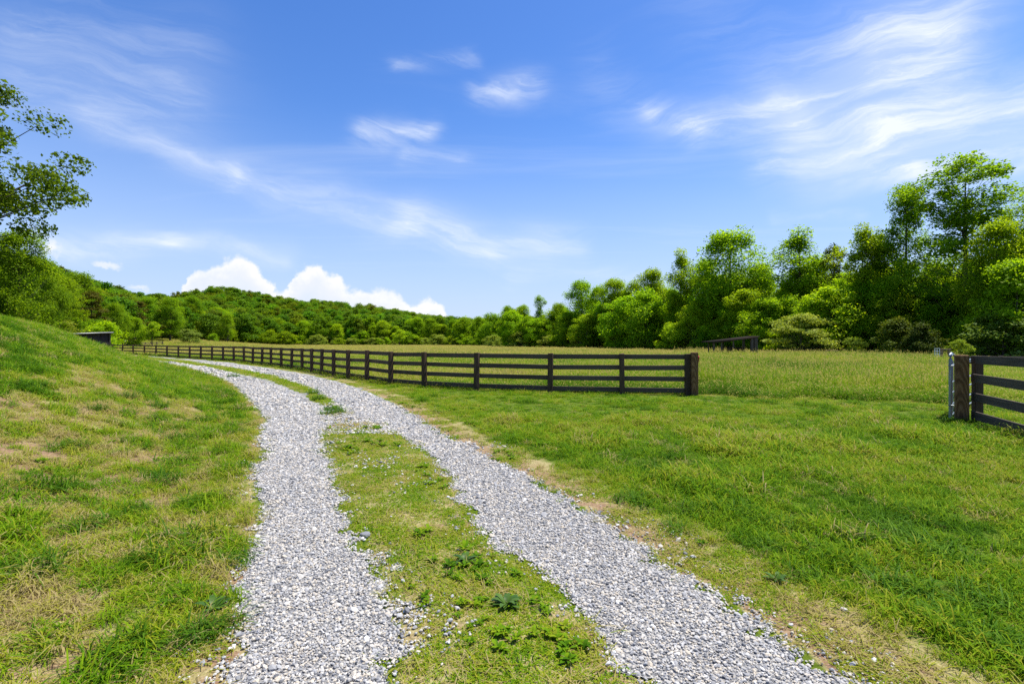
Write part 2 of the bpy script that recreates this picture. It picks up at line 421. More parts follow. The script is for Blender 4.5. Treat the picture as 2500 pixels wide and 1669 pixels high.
def leaf_mat(name, a, b, c, trans=.38, inst=False, glow=1.45):
    m, t = mat(name)
    rnd = t.attr('rnd').outputs['Fac']
    col = t.ramp(rnd, [(0, a), (.55, b), (1, c)])
    if inst: tintc = t.attr('tcol', 'INSTANCER').outputs['Color']
    else: tintc = t.node('ShaderNodeObjectInfo').outputs['Color']
    col = t.mix(1.0, col, tintc, 'MULTIPLY')
    leafy(t, col, trans, .6, .08, t.mix(1.0, col, (glow, glow*.95, .6, 1), 'MULTIPLY'))
    return m
M['leaf'] = leaf_mat('green leaves', (.130, .235, .008), (.190, .315, .010), (.265, .370, .016), .58)
M['leaf_far'] = leaf_mat('far green leaves', (.070, .142, .008), (.115, .210, .010), (.172, .265, .013), .50, inst=True)
M['leaf_pale'] = leaf_mat('pale blossom leaves', (.17, .22, .025), (.32, .37, .05), (.52, .52, .16))
M['needle'] = leaf_mat('needles', (.045, .080, .010), (.090, .135, .015), (.170, .190, .028), .3)

def bark_mat(name, a, b):
    m, t = mat(name)
    tcg = t.node('ShaderNodeTexCoord').outputs['Object']
    mp = t.node('ShaderNodeMapping'); mp.inputs['Scale'].default_value = (6, 6, 1.2); t.l.new(tcg, mp.inputs[0])
    n = t.noise(mp.outputs[0], 2.0, 5, .7)
    t.l.new(principled(t, t.ramp(n, [(.3, a), (.7, b)]), .95, .1, normal=bump(t, n, .7, .05)), t.out.inputs[0])
    return m
M['bark'] = bark_mat('bark', (.035, .028, .022), (.13, .11, .09))
M['bark_pale'] = bark_mat('pale bark', (.09, .08, .07), (.30, .27, .23))

def wood_mat(name, a, b, c, grain=(2.0, 40, 40), rough=.8):
    m, t = mat(name)
    tcn = t.node('ShaderNodeTexCoord').outputs['Object']
    rn = t.node('ShaderNodeObjectInfo').outputs['Random']
    off = t.node('ShaderNodeCombineXYZ'); 
    for k in range(3): t.l.new(t.m('MULTIPLY', rn, 37.0+k*11), off.inputs[k])
    mp = t.node('ShaderNodeMapping'); mp.inputs['Scale'].default_value = grain; t.l.new(tcn, mp.inputs[0])
    p = t.v('ADD', mp.outputs[0], off.outputs[0])
    n = t.noise(p, 1.0, 5, .65, .8); n2 = t.noise(p, .22, 3, .6)
    col = t.ramp(n, [(.28, a), (.55, b), (.78, c)])
    col = t.mix(t.sm(n2, .45, .75, 0, .6), col, tuple(x*.55+.012 for x in b))
    col = t.mix(t.m('MULTIPLY', rn, .35), col, tuple(x*1.6 for x in b))
    t.l.new(principled(t, col, rough, .25, normal=bump(t, n, .5, .01)), t.out.inputs[0])
    return m
M['board'] = wood_mat('weathered black board', (.028, .020, .013), (.085, .062, .045), (.20, .16, .125))
M['post'] = wood_mat('dark stained post', (.026, .015, .008), (.072, .044, .026), (.170, .115, .072), (22, 22, 1.6))
M['shed_wall'] = wood_mat('dark shed boards', (.036, .025, .022), (.070, .050, .046), (.12, .095, .09), (5, 5, .6))
M['shed_board'] = wood_mat('purple grey shed boards', (.095, .062, .052), (.170, .120, .105), (.26, .20, .18), (6, 6, .5))
M['old_timber'] = wood_mat('old grey timber', (.035, .025, .018), (.09, .07, .052), (.19, .155, .125), (14, 14, 1.2))
M['brown_wall'] = wood_mat('dark red brown boards', (.012, .007, .006), (.030, .016, .012), (.06, .035, .028), (5, 5, .6))
M['tan_timber'] = wood_mat('tan timber', (.14, .08, .04), (.28, .18, .10), (.42, .30, .18), (10, 10, 1.2))

m, t = mat('sawn gate post'); M['gatepost'] = m
tcn = t.node('ShaderNodeTexCoord').outputs['Object']
mp = t.node('ShaderNodeMapping'); mp.inputs['Rotation'].default_value = (R(7.5), R(3), 0); mp.inputs['Location'].default_value = (0.01, .055, 0); t.l.new(tcn, mp.inputs[0])
sp = t.node('ShaderNodeSeparateXYZ'); t.l.new(mp.outputs[0], sp.inputs[0])
wob = t.m('MULTIPLY', t.m('SUBTRACT', t.noise(tcn, 3.5, 2, .5), .5), .05)
rr = t.m('SQRT', t.m('ADD', t.m('MULTIPLY', sp.outputs[0], sp.outputs[0]), t.m('MULTIPLY', sp.outputs[1], sp.outputs[1])))
rings = t.m('PINGPONG', t.m('MULTIPLY', t.m('ADD', rr, wob), 60.0), 1.0)
mp3 = t.node('ShaderNodeMapping'); mp3.inputs['Scale'].default_value = (60, 60, 2.5); t.l.new(tcn, mp3.inputs[0])
fib = t.noise(mp3.outputs[0], 1.0, 4, .7)
f = t.m('ADD', t.m('MULTIPLY', rings, .62), t.m('MULTIPLY', fib, .5))
col = t.ramp(f, [(.2, (.100, .046, .016)), (.55, (.165, .082, .032)), (.95, (.270, .150, .066))])
col = t.mix(t.sm(sp.outputs[2], .22, .0, 0, .55), col, (.05, .04, .025))
t.l.new(principled(t, col, .8, .2, normal=bump(t, fib, .4, .006)), t.out.inputs[0])

def plain(name, col, rough=.5, metal=0.0, spec=.4, vary=0.15):
    m, t = mat(name)
    tcn = t.node('ShaderNodeTexCoord').outputs['Object']
    n = t.noise(tcn, 7, 4, .65)
    c = t.mix(t.sm(n, .35, .75, 0, 1), col, tuple(x*(1-vary*2) for x in col))
    t.l.new(principled(t, c, rough, spec, metal), t.out.inputs[0])
    return m
M['galv'] = plain('galvanised tube', (.30, .34, .38), .42, .5)
M['tin'] = plain('tin roof', (.36, .36, .37), .5, .3)
M['dark_tin'] = plain('old dark tin', (.034, .027, .022), .95, 0, .05)
M['white'] = plain('white paint', (.75, .75, .72), .6)
M['red'] = plain('red plastic', (.42, .018, .022), .4)
M['road'] = plain('far road', (.30, .29, .28), .9)
M['weed'] = None
m, t = mat('broad weed leaf'); M['weed'] = m
rn = t.node('ShaderNodeObjectInfo').outputs['Random']
leafy(t, t.ramp(rn, [(0, (.045, .11, .012)), (1, (.10, .19, .02))]), .35, .4, .3)

# ================================================================== GROUND
def axis(lo, hi, f0, f1, step, grow):
    mid = list(np.arange(f0, f1, step)); a = []; b = []
    x, d = f0, step
    while x > lo: d = min(d*grow, 14); x -= d; a.append(x)
    x, d = mid[-1], step
    while x < hi: d = min(d*grow, 14); x += d; b.append(x)
    return np.array(a[::-1]+mid+b)
ax = axis(-1500, 1500, -8.0, 6.0, .08, 1.07); ay = axis(-60, 1500, 1.4, 12.0, .08, 1.055)
GX, GY = np.meshgrid(ax, ay); gx, gy = GX.ravel(), GY.ravel()
gzv = ground_z(gx, gy)
def dryness(X, Y):
    """0 lush .. 1 bare, from the wear beside the wheel tracks and patchy soil"""
    s = foot_dist(X, Y)
    dR = X-ev(R1, Y)
    n = fbm(X, Y, .55, 3, 21); n2 = fbm(X, Y, 1.9, 3, 33)
    d = np.zeros(np.shape(X))
    d = np.where(s > 0, .14+.72*sstep(.45, .72, n*.6+n2*.4)*(1-.55*sstep(9, 20, Y))+.45*(1-sstep(.1, .55, s)), d)
    d = d+np.where(s > .4, .60*np.exp(-((X+5.6)/2.6)**2-((Y-7.0)/2.8)**2), 0)
    d = np.where(dR > 0, np.maximum(.06+.25*sstep(.5, .75, n), .85*(1-sstep(.15, 1.15+.5*n2, dR))), d)
    # worn patch on the lawn's near edge
    ctr = (X > ev(L1, Y)) & (X < ev(R0, Y))
    d = np.where(ctr, .66+.5*(n2-.5), d)
    return np.clip(d, 0, 1)
iy, ix = np.meshgrid(np.arange(len(ay)-1), np.arange(len(ax)-1), indexing='ij')
q = (iy*len(ax)+ix).ravel()
gm = mesh_np('ground', np.stack([gx, gy, gzv], 1), np.stack([q, q+1, q+1+len(ax), q+len(ax)], 1),
             {'dry': dryness(gx, gy), 'mead': in_meadow(gx, gy).astype(float)}, smooth=True)
tag(link('ground', gm, M['ground']), kind='structure')

def on_gravel(X, Y, m=0.0):
    return gravel_in(X, Y) > m
def gravel_in(X, Y):
    """distance inside the ragged outline of the nearer wheel track (negative outside)"""
    d = np.maximum(np.minimum(X-ev(L0, Y), ev(L1, Y)-X), np.minimum(X-ev(R0, Y), ev(R1, Y)-X))
    return d+(fbm(X, Y, 1.6, 3, 57)-.5)*.38+(fbm(X, Y, 7, 3, 51)-.5)*.40

# gravel wheel tracks: two ragged strips lying on the ground
def track(name, e0, e1, seed):
    ys = axis(-12, 74, 1.6, 9, .05, 1.02); ys = ys[(ys > -12) & (ys < 74)]
    n = 9
    V = []
    for y in ys:
        xa, xb = ev(e0, y), ev(e1, y); mid = (xa+xb)/2; hw = np.linspace(0, (xb-xa)/2+.3, 40)
        ina = gravel_in(mid-hw, np.full(40, y)) > .03; inb = gravel_in(mid+hw, np.full(40, y)) > .03
        a = mid-hw[max(0, (40 if ina.all() else int(np.argmin(ina)))-1)]; b = mid+hw[max(0, (40 if inb.all() else int(np.argmin(inb)))-1)]
        if y > 22: a, b = min(a, xa+.05), max(b, xb-.05)
        for k in range(n): V.append((a+(b-a)*k/(n-1), y))
    V = np.array(V); z = ground_z(V[:, 0], V[:, 1])+.006
    i, j = np.meshgrid(np.arange(len(ys)-1), np.arange(n-1), indexing='ij'); q = (i*n+j).ravel()
    me = mesh_np(name, np.column_stack([V, z]), np.stack([q, q+1, q+1+n, q+n], 1), smooth=True)
    tag(link(name, me, M['gravel_bed']), kind='structure')
track('gravel_track', L0, L1, 1); track('gravel_track', R0, R1, 2)

# ================================================================== SCATTER (geometry nodes)
def scatter(name, pts, rot, scl, idx, sources, attrs=None, colattr=None):
    me = bpy.data.meshes.new(name); n = len(pts)
    me.vertices.add(n); me.vertices.foreach_set('co', np.asarray(pts, np.float32).ravel())
    a = me.attributes.new('rot', 'FLOAT_VECTOR', 'POINT'); a.data.foreach_set('vector', np.asarray(rot, np.float32).ravel())
    scl = np.asarray(scl, np.float32)
    if scl.ndim == 1: scl = np.repeat(scl[:, None], 3, 1)
    a = me.attributes.new('scl', 'FLOAT_VECTOR', 'POINT'); a.data.foreach_set('vector', scl.ravel())
    a = me.attributes.new('idx', 'INT', 'POINT'); a.data.foreach_set('value', np.asarray(idx, np.int32))
    for k, v in (attrs or {}).items():
        a = me.attributes.new(k, 'FLOAT', 'POINT'); a.data.foreach_set('value', np.asarray(v, np.float32))
    for k, v in (colattr or {}).items():
        a = me.attributes.new(k, 'FLOAT_COLOR', 'POINT'); a.data.foreach_set('color', np.column_stack([v, np.ones(n)]).astype(np.float32).ravel())
    o = bpy.data.objects.new(name, me); COL.objects.link(o)
    c = bpy.data.collections.new(name+' pieces')
    for s in sources: c.objects.link(s)
    ng = bpy.data.node_groups.new(name+' scatter', 'GeometryNodeTree')
    ng.interface.new_socket('Geometry', in_out='INPUT', socket_type='NodeSocketGeometry')
    ng.interface.new_socket('Geometry', in_out='OUTPUT', socket_type='NodeSocketGeometry')
    N, L = ng.nodes, ng.links
    gi, go = N.new('NodeGroupInput'), N.new('NodeGroupOutput')
    ci = N.new('GeometryNodeCollectionInfo'); ci.inputs['Collection'].default_value = c
    ci.inputs['Separate Children'].default_value = True; ci.inputs['Reset Children'].default_value = True
    ip = N.new('GeometryNodeInstanceOnPoints'); ip.inputs['Pick Instance'].default_value = True
    def na(nm, typ):
        x = N.new('GeometryNodeInputNamedAttribute'); x.data_type = typ; x.inputs['Name'].default_value = nm; return x.outputs['Attribute']
    L.new(gi.outputs[0], ip.inputs['Points']); L.new(ci.outputs[0], ip.inputs['Instance'])
    L.new(na('idx', 'INT'), ip.inputs['Instance Index'])
    e2r = N.new('FunctionNodeEulerToRotation'); L.new(na('rot', 'FLOAT_VECTOR'), e2r.inputs[0]); L.new(e2r.outputs[0], ip.inputs['Rotation'])
    L.new(na('scl', 'FLOAT_VECTOR'), ip.inputs['Scale'])
    L.new(ip.outputs[0], go.inputs[0])
    md = o.modifiers.new('scatter', 'NODES'); md.node_group = ng
    return o
def source(name, me, mt):
    if not me.materials: me.materials.append(mt)
    return bpy.data.objects.new(name, me)

def blades(n, rad, l0, l1, w, bend, seed, head=0.0, flat_=0.0, wide=1.0):
    r = np.random.default_rng(seed)
    a = r.uniform(0, 2*np.pi, n); rr = rad*np.sqrt(r.uniform(0, 1, n))
    bx, by = rr*np.cos(a), rr*np.sin(a)
    Lg = r.uniform(l0, l1, n); th = r.uniform(0, 2*np.pi, n)
    lean = np.clip(r.normal(.45, .3, n)+flat_, .03, 1.35); bd = bend*r.uniform(.3, 1.4, n)
    dxy = np.stack([np.cos(th), np.sin(th)], 1); px = np.stack([-np.sin(th), np.cos(th)], 1)
    ww = w*r.uniform(.6, 1.4, n)
    V = []; ts = [0, .4, .75, 1.0]; wf = [.75, 1.0, .7, 0.0]
    pos = np.stack([bx, by, np.full(n, -.004)], 1); ang = lean.copy()
    pl = [pos]
    for k in range(3):
        st = Lg*(ts[k+1]-ts[k]); d = np.stack([dxy[:, 0]*np.sin(ang), dxy[:, 1]*np.sin(ang), np.cos(ang)], 1)
        pos = pos+d*st[:, None]; pl.append(pos); ang = np.minimum(ang+bd*(ts[k+1]-ts[k])*2, 2.0)
    rows = []
    for k in range(3):
        off = np.column_stack([px*(ww*wf[k]*.5)[:, None], np.zeros(n)])
        rows += [pl[k]-off, pl[k]+off]
    rows.append(pl[3])
    V = np.stack(rows, 1).reshape(-1, 3)
    b = np.arange(n)*7
    F4 = np.concatenate([np.stack([b, b+1, b+3, b+2], 1), np.stack([b+2, b+3, b+5, b+4], 1)]); F3 = np.stack([b+4, b+5, b+6], 1)
    V[:, 2] = np.maximum(V[:, 2], -.01)
    rnd = np.repeat(r.uniform(0, 1, n), 7); hd = np.zeros(len(V)); Fs = [F4, F3]
    if head:
        m_ = np.nonzero(r.uniform(0, 1, n) < head)[0]
        hv = []; 
        for i in m_:
            p = pl[3][i]; d = pl[3][i]-pl[2][i]; d = d/np.linalg.norm(d); hl = .09*wide*r.uniform(.7, 1.4); hw = .011*wide*r.uniform(.7, 1.5)
            s = np.array([px[i, 0], px[i, 1], 0])
            hv += [p-d*hl*.3, p+d*hl*.2-s*hw, p+d*hl*.9, p+d*hl*.2+s*hw]
        if hv:
            o = len(V); k = np.arange(len(m_))*4+o
            V = np.concatenate([V, np.array(hv)]); Fs[0] = np.concatenate([F4, np.stack([k, k+1, k+2, k+3], 1)])
            rnd = np.concatenate([rnd, np.repeat(r.uniform(0, 1, len(m_)), 4)]); hd = np.concatenate([hd, np.ones(len(hv))])
    return mesh_np('blades', V, Fs, {'rnd': rnd, 'head': hd}, smooth=False)

def sample(y0, y1, u0, u1, dens):
    area = (u1-u0)*(y1**2-y0**2)/2; n = int(area*dens)
    u = rng.uniform(u0, u1, n); Y = np.sqrt(rng.uniform(y0**2, y1**2, n))
    return u*Y, Y
def bands(bl, u0, u1):
    xs, ys, ss = [], [], []
    for y0, y1, d, sc in bl:
        x, y = sample(y0, y1, u0, u1, d); xs.append(x); ys.append(y); ss.append(np.full(len(x), sc))
    return np.concatenate(xs), np.concatenate(ys), np.concatenate(ss)
def slope_rot(X, Y, amt=.8):
    e = .15
    zx = (ground_z(X+e, Y, False)-ground_z(X-e, Y, False))/(2*e); zy = (ground_z(X, Y+e, False)-ground_z(X, Y-e, False))/(2*e)
    return zx*amt, zy*amt
def tilt_eulers(X, Y, amt=.8):
    zx, zy = slope_rot(X, Y, amt); yaw = rng.uniform(0, 2*np.pi, len(X))
    # rotation = Rz(yaw) first, then tilt so that local Z leans with the slope
    rx = np.arctan(zy); ry = -np.arctan(zx)
    cz, sz = np.cos(yaw), np.sin(yaw); cx_, sx_ = np.cos(rx), np.sin(rx); cyy, syy = np.cos(ry), np.sin(ry)
    # Rt = Ry*Rx ; full = Rt*Rz ; extract XYZ euler (R = Rz'Ry'Rx')
    R00 = cyy*cz+syy*sx_*sz; R10 = cx_*sz; R20 = -syy*cz+cyy*sx_*sz
    R21 = syy*sz+cyy*sx_*cz; R22 = cyy*cx_
    return np.stack([np.arctan2(R21, R22), -np.arcsin(np.clip(R20, -1, 1)), np.arctan2(R10, R00)], 1)
lawn_src = [source(f'lawn tuft {k}', blades(46, .10, .045, .105, .0052, .9, 100+k, flat_=.15), M['lawn']) for k in range(5)] + \
           [source(f'lawn tuft {k}', blades(36, .09, .10, .21, .0068, 1.4, 110+k, flat_=.15), M['lawn']) for k in range(5, 8)]
X, Y, S = bands([(1.6, 4, 230, 1.0), (4, 7, 170, 1.05), (7, 12, 95, 1.3), (12, 22, 50, 1.75)], -1.25, 1.3)
keep = (X > ev(R1, Y)-.25) & ~in_meadow(X, Y, -.1)
X, Y, S = X[keep], Y[keep], S[keep]
dr = dryness(X, Y); dR = X-ev(R1, Y)
n1 = fbm(X, Y, .8, 3, 5); n2 = fbm(X, Y, 3.0, 2, 6)
p = np.where(on_gravel(X, Y, -.06), .01, np.clip(1.05-dr*1.15, .12, 1))
keep = rng.uniform(0, 1, len(X)) < p
X, Y, S, dr, n1, n2, dR = [a[keep] for a in (X, Y, S, dr, n1, n2, dR)]
n4 = fbm(X, Y, .3, 2, 8)
tint = np.clip(.42+.62*(n1-.5)+.42*(n2-.5)+.35*(n4-.5)+.40*sstep(.2, .8, dr)+rng.normal(0, .09, len(X)), .05, 1)
tint = np.where(rng.uniform(0, 1, len(X)) < .06, rng.uniform(.75, 1, len(X)), tint)
sc = S*rng.uniform(.7, 1.3, len(X))*(.55+.45*sstep(.1, 1.2, dR))*(.8+.6*sstep(.45, .75, n1))*(1-.45*sstep(9, 14, Y))
ix_ = np.where(rng.uniform(0, 1, len(X)) < .28+.6*sstep(.48, .66, n2), rng.integers(5, 8, len(X)), rng.integers(0, 5, len(X)))
og = scatter('lawn_grass', np.column_stack([X, Y, ground_z(X, Y)]), tilt_eulers(X, Y), np.column_stack([sc, sc, sc/S*S**.35]), ix_, lawn_src, {'tint': tint})
tag(og, 'short mown bright green grass between the gravel drive and the board fences', 'grass', kind='stuff')
# ground-hugging growth: verge wear and the strip between the wheel tracks
low_src = [source(f'low tuft {k}', blades(40, .085, .018, .05, .0046, 1.2, 130+k, flat_=.45), M['lawn']) for k in range(5)]
X, Y, S = bands([(1.6, 4, 420, 1.0), (4, 7, 300, 1.1), (7, 12, 170, 1.4), (12, 24, 85, 1.8), (24, 62, 16, 3.2)], -1.0, 1.0)
ctr = (X > ev(L1, Y)-.12) & (X < ev(R0, Y)+.12)
ver = ((X > ev(R1, Y)-.1) & (X < ev(R1, Y)+1.9)) | ((X < ev(L0, Y)+.06) & (X > ev(L0, Y)-.9))
bare = ctr & (Y > 9.9) & (Y < 14.0)
n2 = fbm(X, Y, 2.6, 3, 16); n3 = fbm(X, Y, 7, 2, 17)
p = np.where(ctr, 1.0*sstep(.30, .47, n2*.6+n3*.4+.02+.06*sstep(4, 6, Y)), np.where(ver, .85*sstep(.40, .56, n2), 0)); p = np.where(bare, p*.22*sstep(.5, .65, n2), p)
p = np.where(on_gravel(X, Y, -.05), p*.03, p)
keep = rng.uniform(0, 1, len(X)) < p
X, Y, S, n2, n3, ctr = [a[keep] for a in (X, Y, S, n2, n3, ctr)]
tint = np.clip(.57+.6*(n3-.5)-.35*(n2-.5)+np.where(ctr, 0, .06)+rng.normal(0, .09, len(X)), .1, 1)
og = scatter('track_grass', np.column_stack([X, Y, ground_z(X, Y)]), tilt_eulers(X, Y), S*rng.uniform(.7, 1.35, len(X)), rng.integers(0, 5, len(X)), low_src, {'tint': tint})
tag(og, 'thin olive grass growing between and beside the two gravel wheel tracks', 'grass', kind='stuff')
# low broad-leaved weeds in patches
def rosette(n, L, seed):
    r = random.Random(seed); V, F, rn = [], [], []
    for k in range(n):
        th = k*2.4+r.uniform(-.4, .4); l = L*r.uniform(.55, 1.25); wd = l*r.uniform(.16, .24); el = r.uniform(.15, .8); o = len(V); c_, s_ = math.cos(th), math.sin(th); q_ = r.uniform(0, 1)
        ox, oy = r.uniform(-.4, .4)*L, r.uniform(-.4, .4)*L
        for f, g in ((0, .12), (.35, .85), (.7, .9), (1, .05)):
            rr_ = l*f*math.cos(el*(1-.5*f)); zz = l*math.sin(el)*math.sin(f*2.0)*.8+.003
            for e in (-1, 0, 1): V.append((ox+rr_*c_-e*wd*g*s_, oy+rr_*s_+e*wd*g*c_, zz+(0 if e == 0 else .12*wd*g))); rn.append(q_)
        F += [(o+3*i+j, o+3*i+3+j, o+3*i+4+j, o+3*i+1+j) for i in range(3) for j in range(2)]
    return mesh_np('rosette', V, [np.array(F)], {'rnd': rn}, smooth=True)
ros_src = [source(f'weed rosette {k}', rosette(16, .040, 400+k), M['lawn']) for k in range(4)]
X, Y, S = bands([(1.6, 4, 80, .9), (4, 8, 60, 1.1), (8, 16, 25, 1.6)], -1.2, 1.1)
nn = fbm(X, Y, 1.3, 3, 81)
zone = np.where((X > ev(L1, Y)+.15) & (X < ev(R0, Y)-.1), 1.0, np.where((X > ev(R1, Y)+.2) & (X < ev(R1, Y)+3), .55, np.where((X < ev(L0, Y)-.2), .5, .12)))
keep = (rng.uniform(0, 1, len(X)) < zone*sstep(.56, .72, nn)) & ~on_gravel(X, Y)
X, Y, S = X[keep], Y[keep], S[keep]
og = scatter('low_weeds', np.column_stack([X, Y, ground_z(X, Y)+.01]), tilt_eulers(X, Y), S*rng.uniform(.6, 1.5, len(X)), rng.integers(0, 4, len(X)), ros_src, {'tint': np.clip(rng.normal(.36, .10, len(X)), .05, .7)})
tag(og, 'patches of small broad leaved weeds among the thin grass by the tracks', 'weeds', kind='stuff')
# the bank
bank_src = [source(f'bank tuft {k}', blades(40, .11, .07, .17, .0060, 1.2, 150+k, flat_=.25), M['lawn']) for k in range(5)] + \
           [source(f'bank tuft {k}', blades(46, .10, .14, .27, .0070, 1.6, 160+k, flat_=.1), M['lawn']) for k in range(5, 8)]
X, Y, S = bands([(1.6, 4, 240, .95), (4, 7, 190, 1.0), (7, 12, 110, 1.15), (12, 25, 75, 1.25), (25, 58, 16, 1.9)], -1.4, -.3)
s_ = foot_dist(X, Y); keep = s_ > .05
X, Y, S, s_ = X[keep], Y[keep], S[keep], s_[keep]
dr = dryness(X, Y); n1 = fbm(X, Y, .9, 3, 25); n2 = fbm(X, Y, 2.4, 3, 26)
p = np.clip(1.0-dr*.6, .4, 1)*(.62+.38*sstep(.42, .6, n2))*sstep(0, .5, s_+.25*n2); p = np.where(Y > 20, np.maximum(p, .75), p); p = np.where(on_gravel(X, Y, -.08), 0, p)
keep = rng.uniform(0, 1, len(X)) < p
X, Y, S, dr, n1, n2 = [a[keep] for a in (X, Y, S, dr, n1, n2)]
lush = sstep(.50, .60, fbm(X, Y, 2.9, 3, 28)*.6+n2*.4)
tint = np.clip(.47+.44*sstep(.15, .85, dr)+.40*(n1-.5)-.42*lush*(1-.4*sstep(10, 20, Y))+rng.normal(0, .10, len(X)), .04, 1)
tint = np.where(rng.uniform(0, 1, len(X)) < .10, rng.uniform(.75, 1, len(X)), tint)
ix_ = np.where(rng.uniform(0, 1, len(X)) < .12+.75*lush*(1-.5*dr), rng.integers(5, 8, len(X)), rng.integers(0, 5, len(X)))
og = scatter('bank_grass', np.column_stack([X, Y, ground_z(X, Y)]), tilt_eulers(X, Y), S*rng.uniform(.7, 1.3, len(X))*(1-.25*dr), ix_, bank_src, {'tint': tint})
tag(og, 'uneven grass with straw coloured patches on the sloping bank left of the drive', 'grass', kind='stuff')
# coarse clumps standing above the turf
rough_src = [source(f'coarse clump {k}', blades(70, .13, .14, .32, .0078, 1.5, 210+k, flat_=.12), M['lawn']) for k in range(5)]
X, Y, S = bands([(1.6, 4, 26, .8), (4, 8, 20, .95), (8, 15, 10, 1.1), (15, 24, 3.5, 1.2)], -1.4, 1.3)
s_ = foot_dist(X, Y); dR = X-ev(R1, Y); nn = fbm(X, Y, 1.1, 3, 91); n2 = fbm(X, Y, .45, 2, 92)
p = np.where(s_ > .35, .08+.90*sstep(.52, .62, nn)*(1-.6*sstep(.35, .7, dryness(X, Y))), np.where(dR > .8, (.04+.95*sstep(.53, .63, nn))*sstep(.42, .6, n2), 0))*np.where(in_meadow(X, Y, -.5), 0, 1)
keep = (rng.uniform(0, 1, len(X)) < p) & ~on_gravel(X, Y, -.15)
X, Y, S, nn = X[keep], Y[keep], S[keep], nn[keep]
sc = S*rng.uniform(.55, 1.25, len(X))
og = scatter('coarse_grass', np.column_stack([X, Y, ground_z(X, Y)]), tilt_eulers(X, Y, .5), np.column_stack([sc, sc, sc*rng.uniform(.6, 1.0, len(X))]), rng.integers(0, 5, len(X)), rough_src,
             {'tint': np.clip(.28+.25*(fbm(X, Y, .8, 2, 93)-.5)+rng.normal(0, .09, len(X)), .05, .7)})
tag(og, 'coarse dark green grass clumps standing above the turf on bank and lawn', 'grass', kind='stuff')
# dead straw lying on the worn ground
straw_src = [source(f'straw wisp {k}', blades(26, .14, .05, .14, .0045, .3, 190+k, flat_=1.0), M['lawn']) for k in range(4)]
X, Y, S = bands([(1.6, 4, 150, 1.0), (4, 8, 90, 1.1), (8, 16, 36, 1.5)], -1.35, 1.1)
dr = dryness(X, Y); n2 = fbm(X, Y, 2.0, 3, 46)
p = np.where(on_gravel(X, Y, -.05), 0, .12+.55*sstep(.35, .8, dr))*sstep(.44, .64, n2)*np.where((X > ev(R1, Y)) & (dr < .3), .1, 1)*np.where((X > ev(L1, Y)) & (X < ev(R0, Y)), .5, 1)
keep = rng.uniform(0, 1, len(X)) < p
X, Y, S = X[keep], Y[keep], S[keep]
og = scatter('straw_litter', np.column_stack([X, Y, ground_z(X, Y)+.012]), tilt_eulers(X, Y, 1.0), S*rng.uniform(.7, 1.3, len(X)), rng.integers(0, 4, len(X)), straw_src, {'tint': np.clip(rng.normal(.82, .13, len(X)), .5, 1)})
tag(og, 'dry straw and dead blades littering the worn bank and verges', 'straw', kind='stuff')
# the hay meadow
mead_src = [source(f'meadow tuft {k}', blades(60, .30, .30, .66, .010, 1.0, 170+k, head=.26), M['meadow']) for k in range(5)] + \
           [source(f'meadow tuft {k}', blades(150, 1.5, .32, .60, .030, .7, 180+k, head=.35, wide=2.6), M['meadow']) for k in range(5, 8)]
X, Y, S = bands([(9, 20, 16, 1.0), (20, 34, 9, 1.1), (34, 60, 4.0, 1.5)], -1.0, 1.35)
X2, Y2, S2 = bands([(60, 110, .55, 1.0), (110, 245, .20, 1.4)], -1.1, 1.25)
far = np.concatenate([np.zeros(len(X), bool), np.ones(len(X2), bool)])
X, Y, S = np.concatenate([X, X2]), np.concatenate([Y, Y2]), np.concatenate([S, S2])
keep = in_meadow(X, Y, .35+np.where((X/Y > .34) & (X/Y < .87), 1.6*(fbm(X, Y, .9, 3, 48)-.55), 0)) & (Y < wood_Y(X/Y)+6)
X, Y, S, far = X[keep], Y[keep], S[keep], far[keep]
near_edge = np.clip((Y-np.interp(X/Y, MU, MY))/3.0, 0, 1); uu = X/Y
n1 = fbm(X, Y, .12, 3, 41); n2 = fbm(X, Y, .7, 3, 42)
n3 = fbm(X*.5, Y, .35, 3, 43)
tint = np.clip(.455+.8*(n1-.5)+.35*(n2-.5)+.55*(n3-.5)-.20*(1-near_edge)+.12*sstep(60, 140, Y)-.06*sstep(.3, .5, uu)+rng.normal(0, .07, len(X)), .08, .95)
hgt = (np.where(uu > .34, .42, .60)+np.where(uu > .34, .62, .40)*near_edge)*np.where(uu > .33, 1.2, .85)*(.55+.9*fbm(X, Y, .5, 3, 44))*rng.uniform(.75, 1.2, len(X))
hgt = np.where((uu > .87), hgt*.55, hgt)
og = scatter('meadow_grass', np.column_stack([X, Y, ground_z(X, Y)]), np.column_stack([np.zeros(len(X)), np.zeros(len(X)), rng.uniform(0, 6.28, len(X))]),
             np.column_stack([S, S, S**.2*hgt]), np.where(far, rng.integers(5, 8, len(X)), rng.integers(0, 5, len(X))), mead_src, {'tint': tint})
tag(og, 'tall seeding meadow grass filling the pasture behind the board fence', 'grass', kind='stuff')

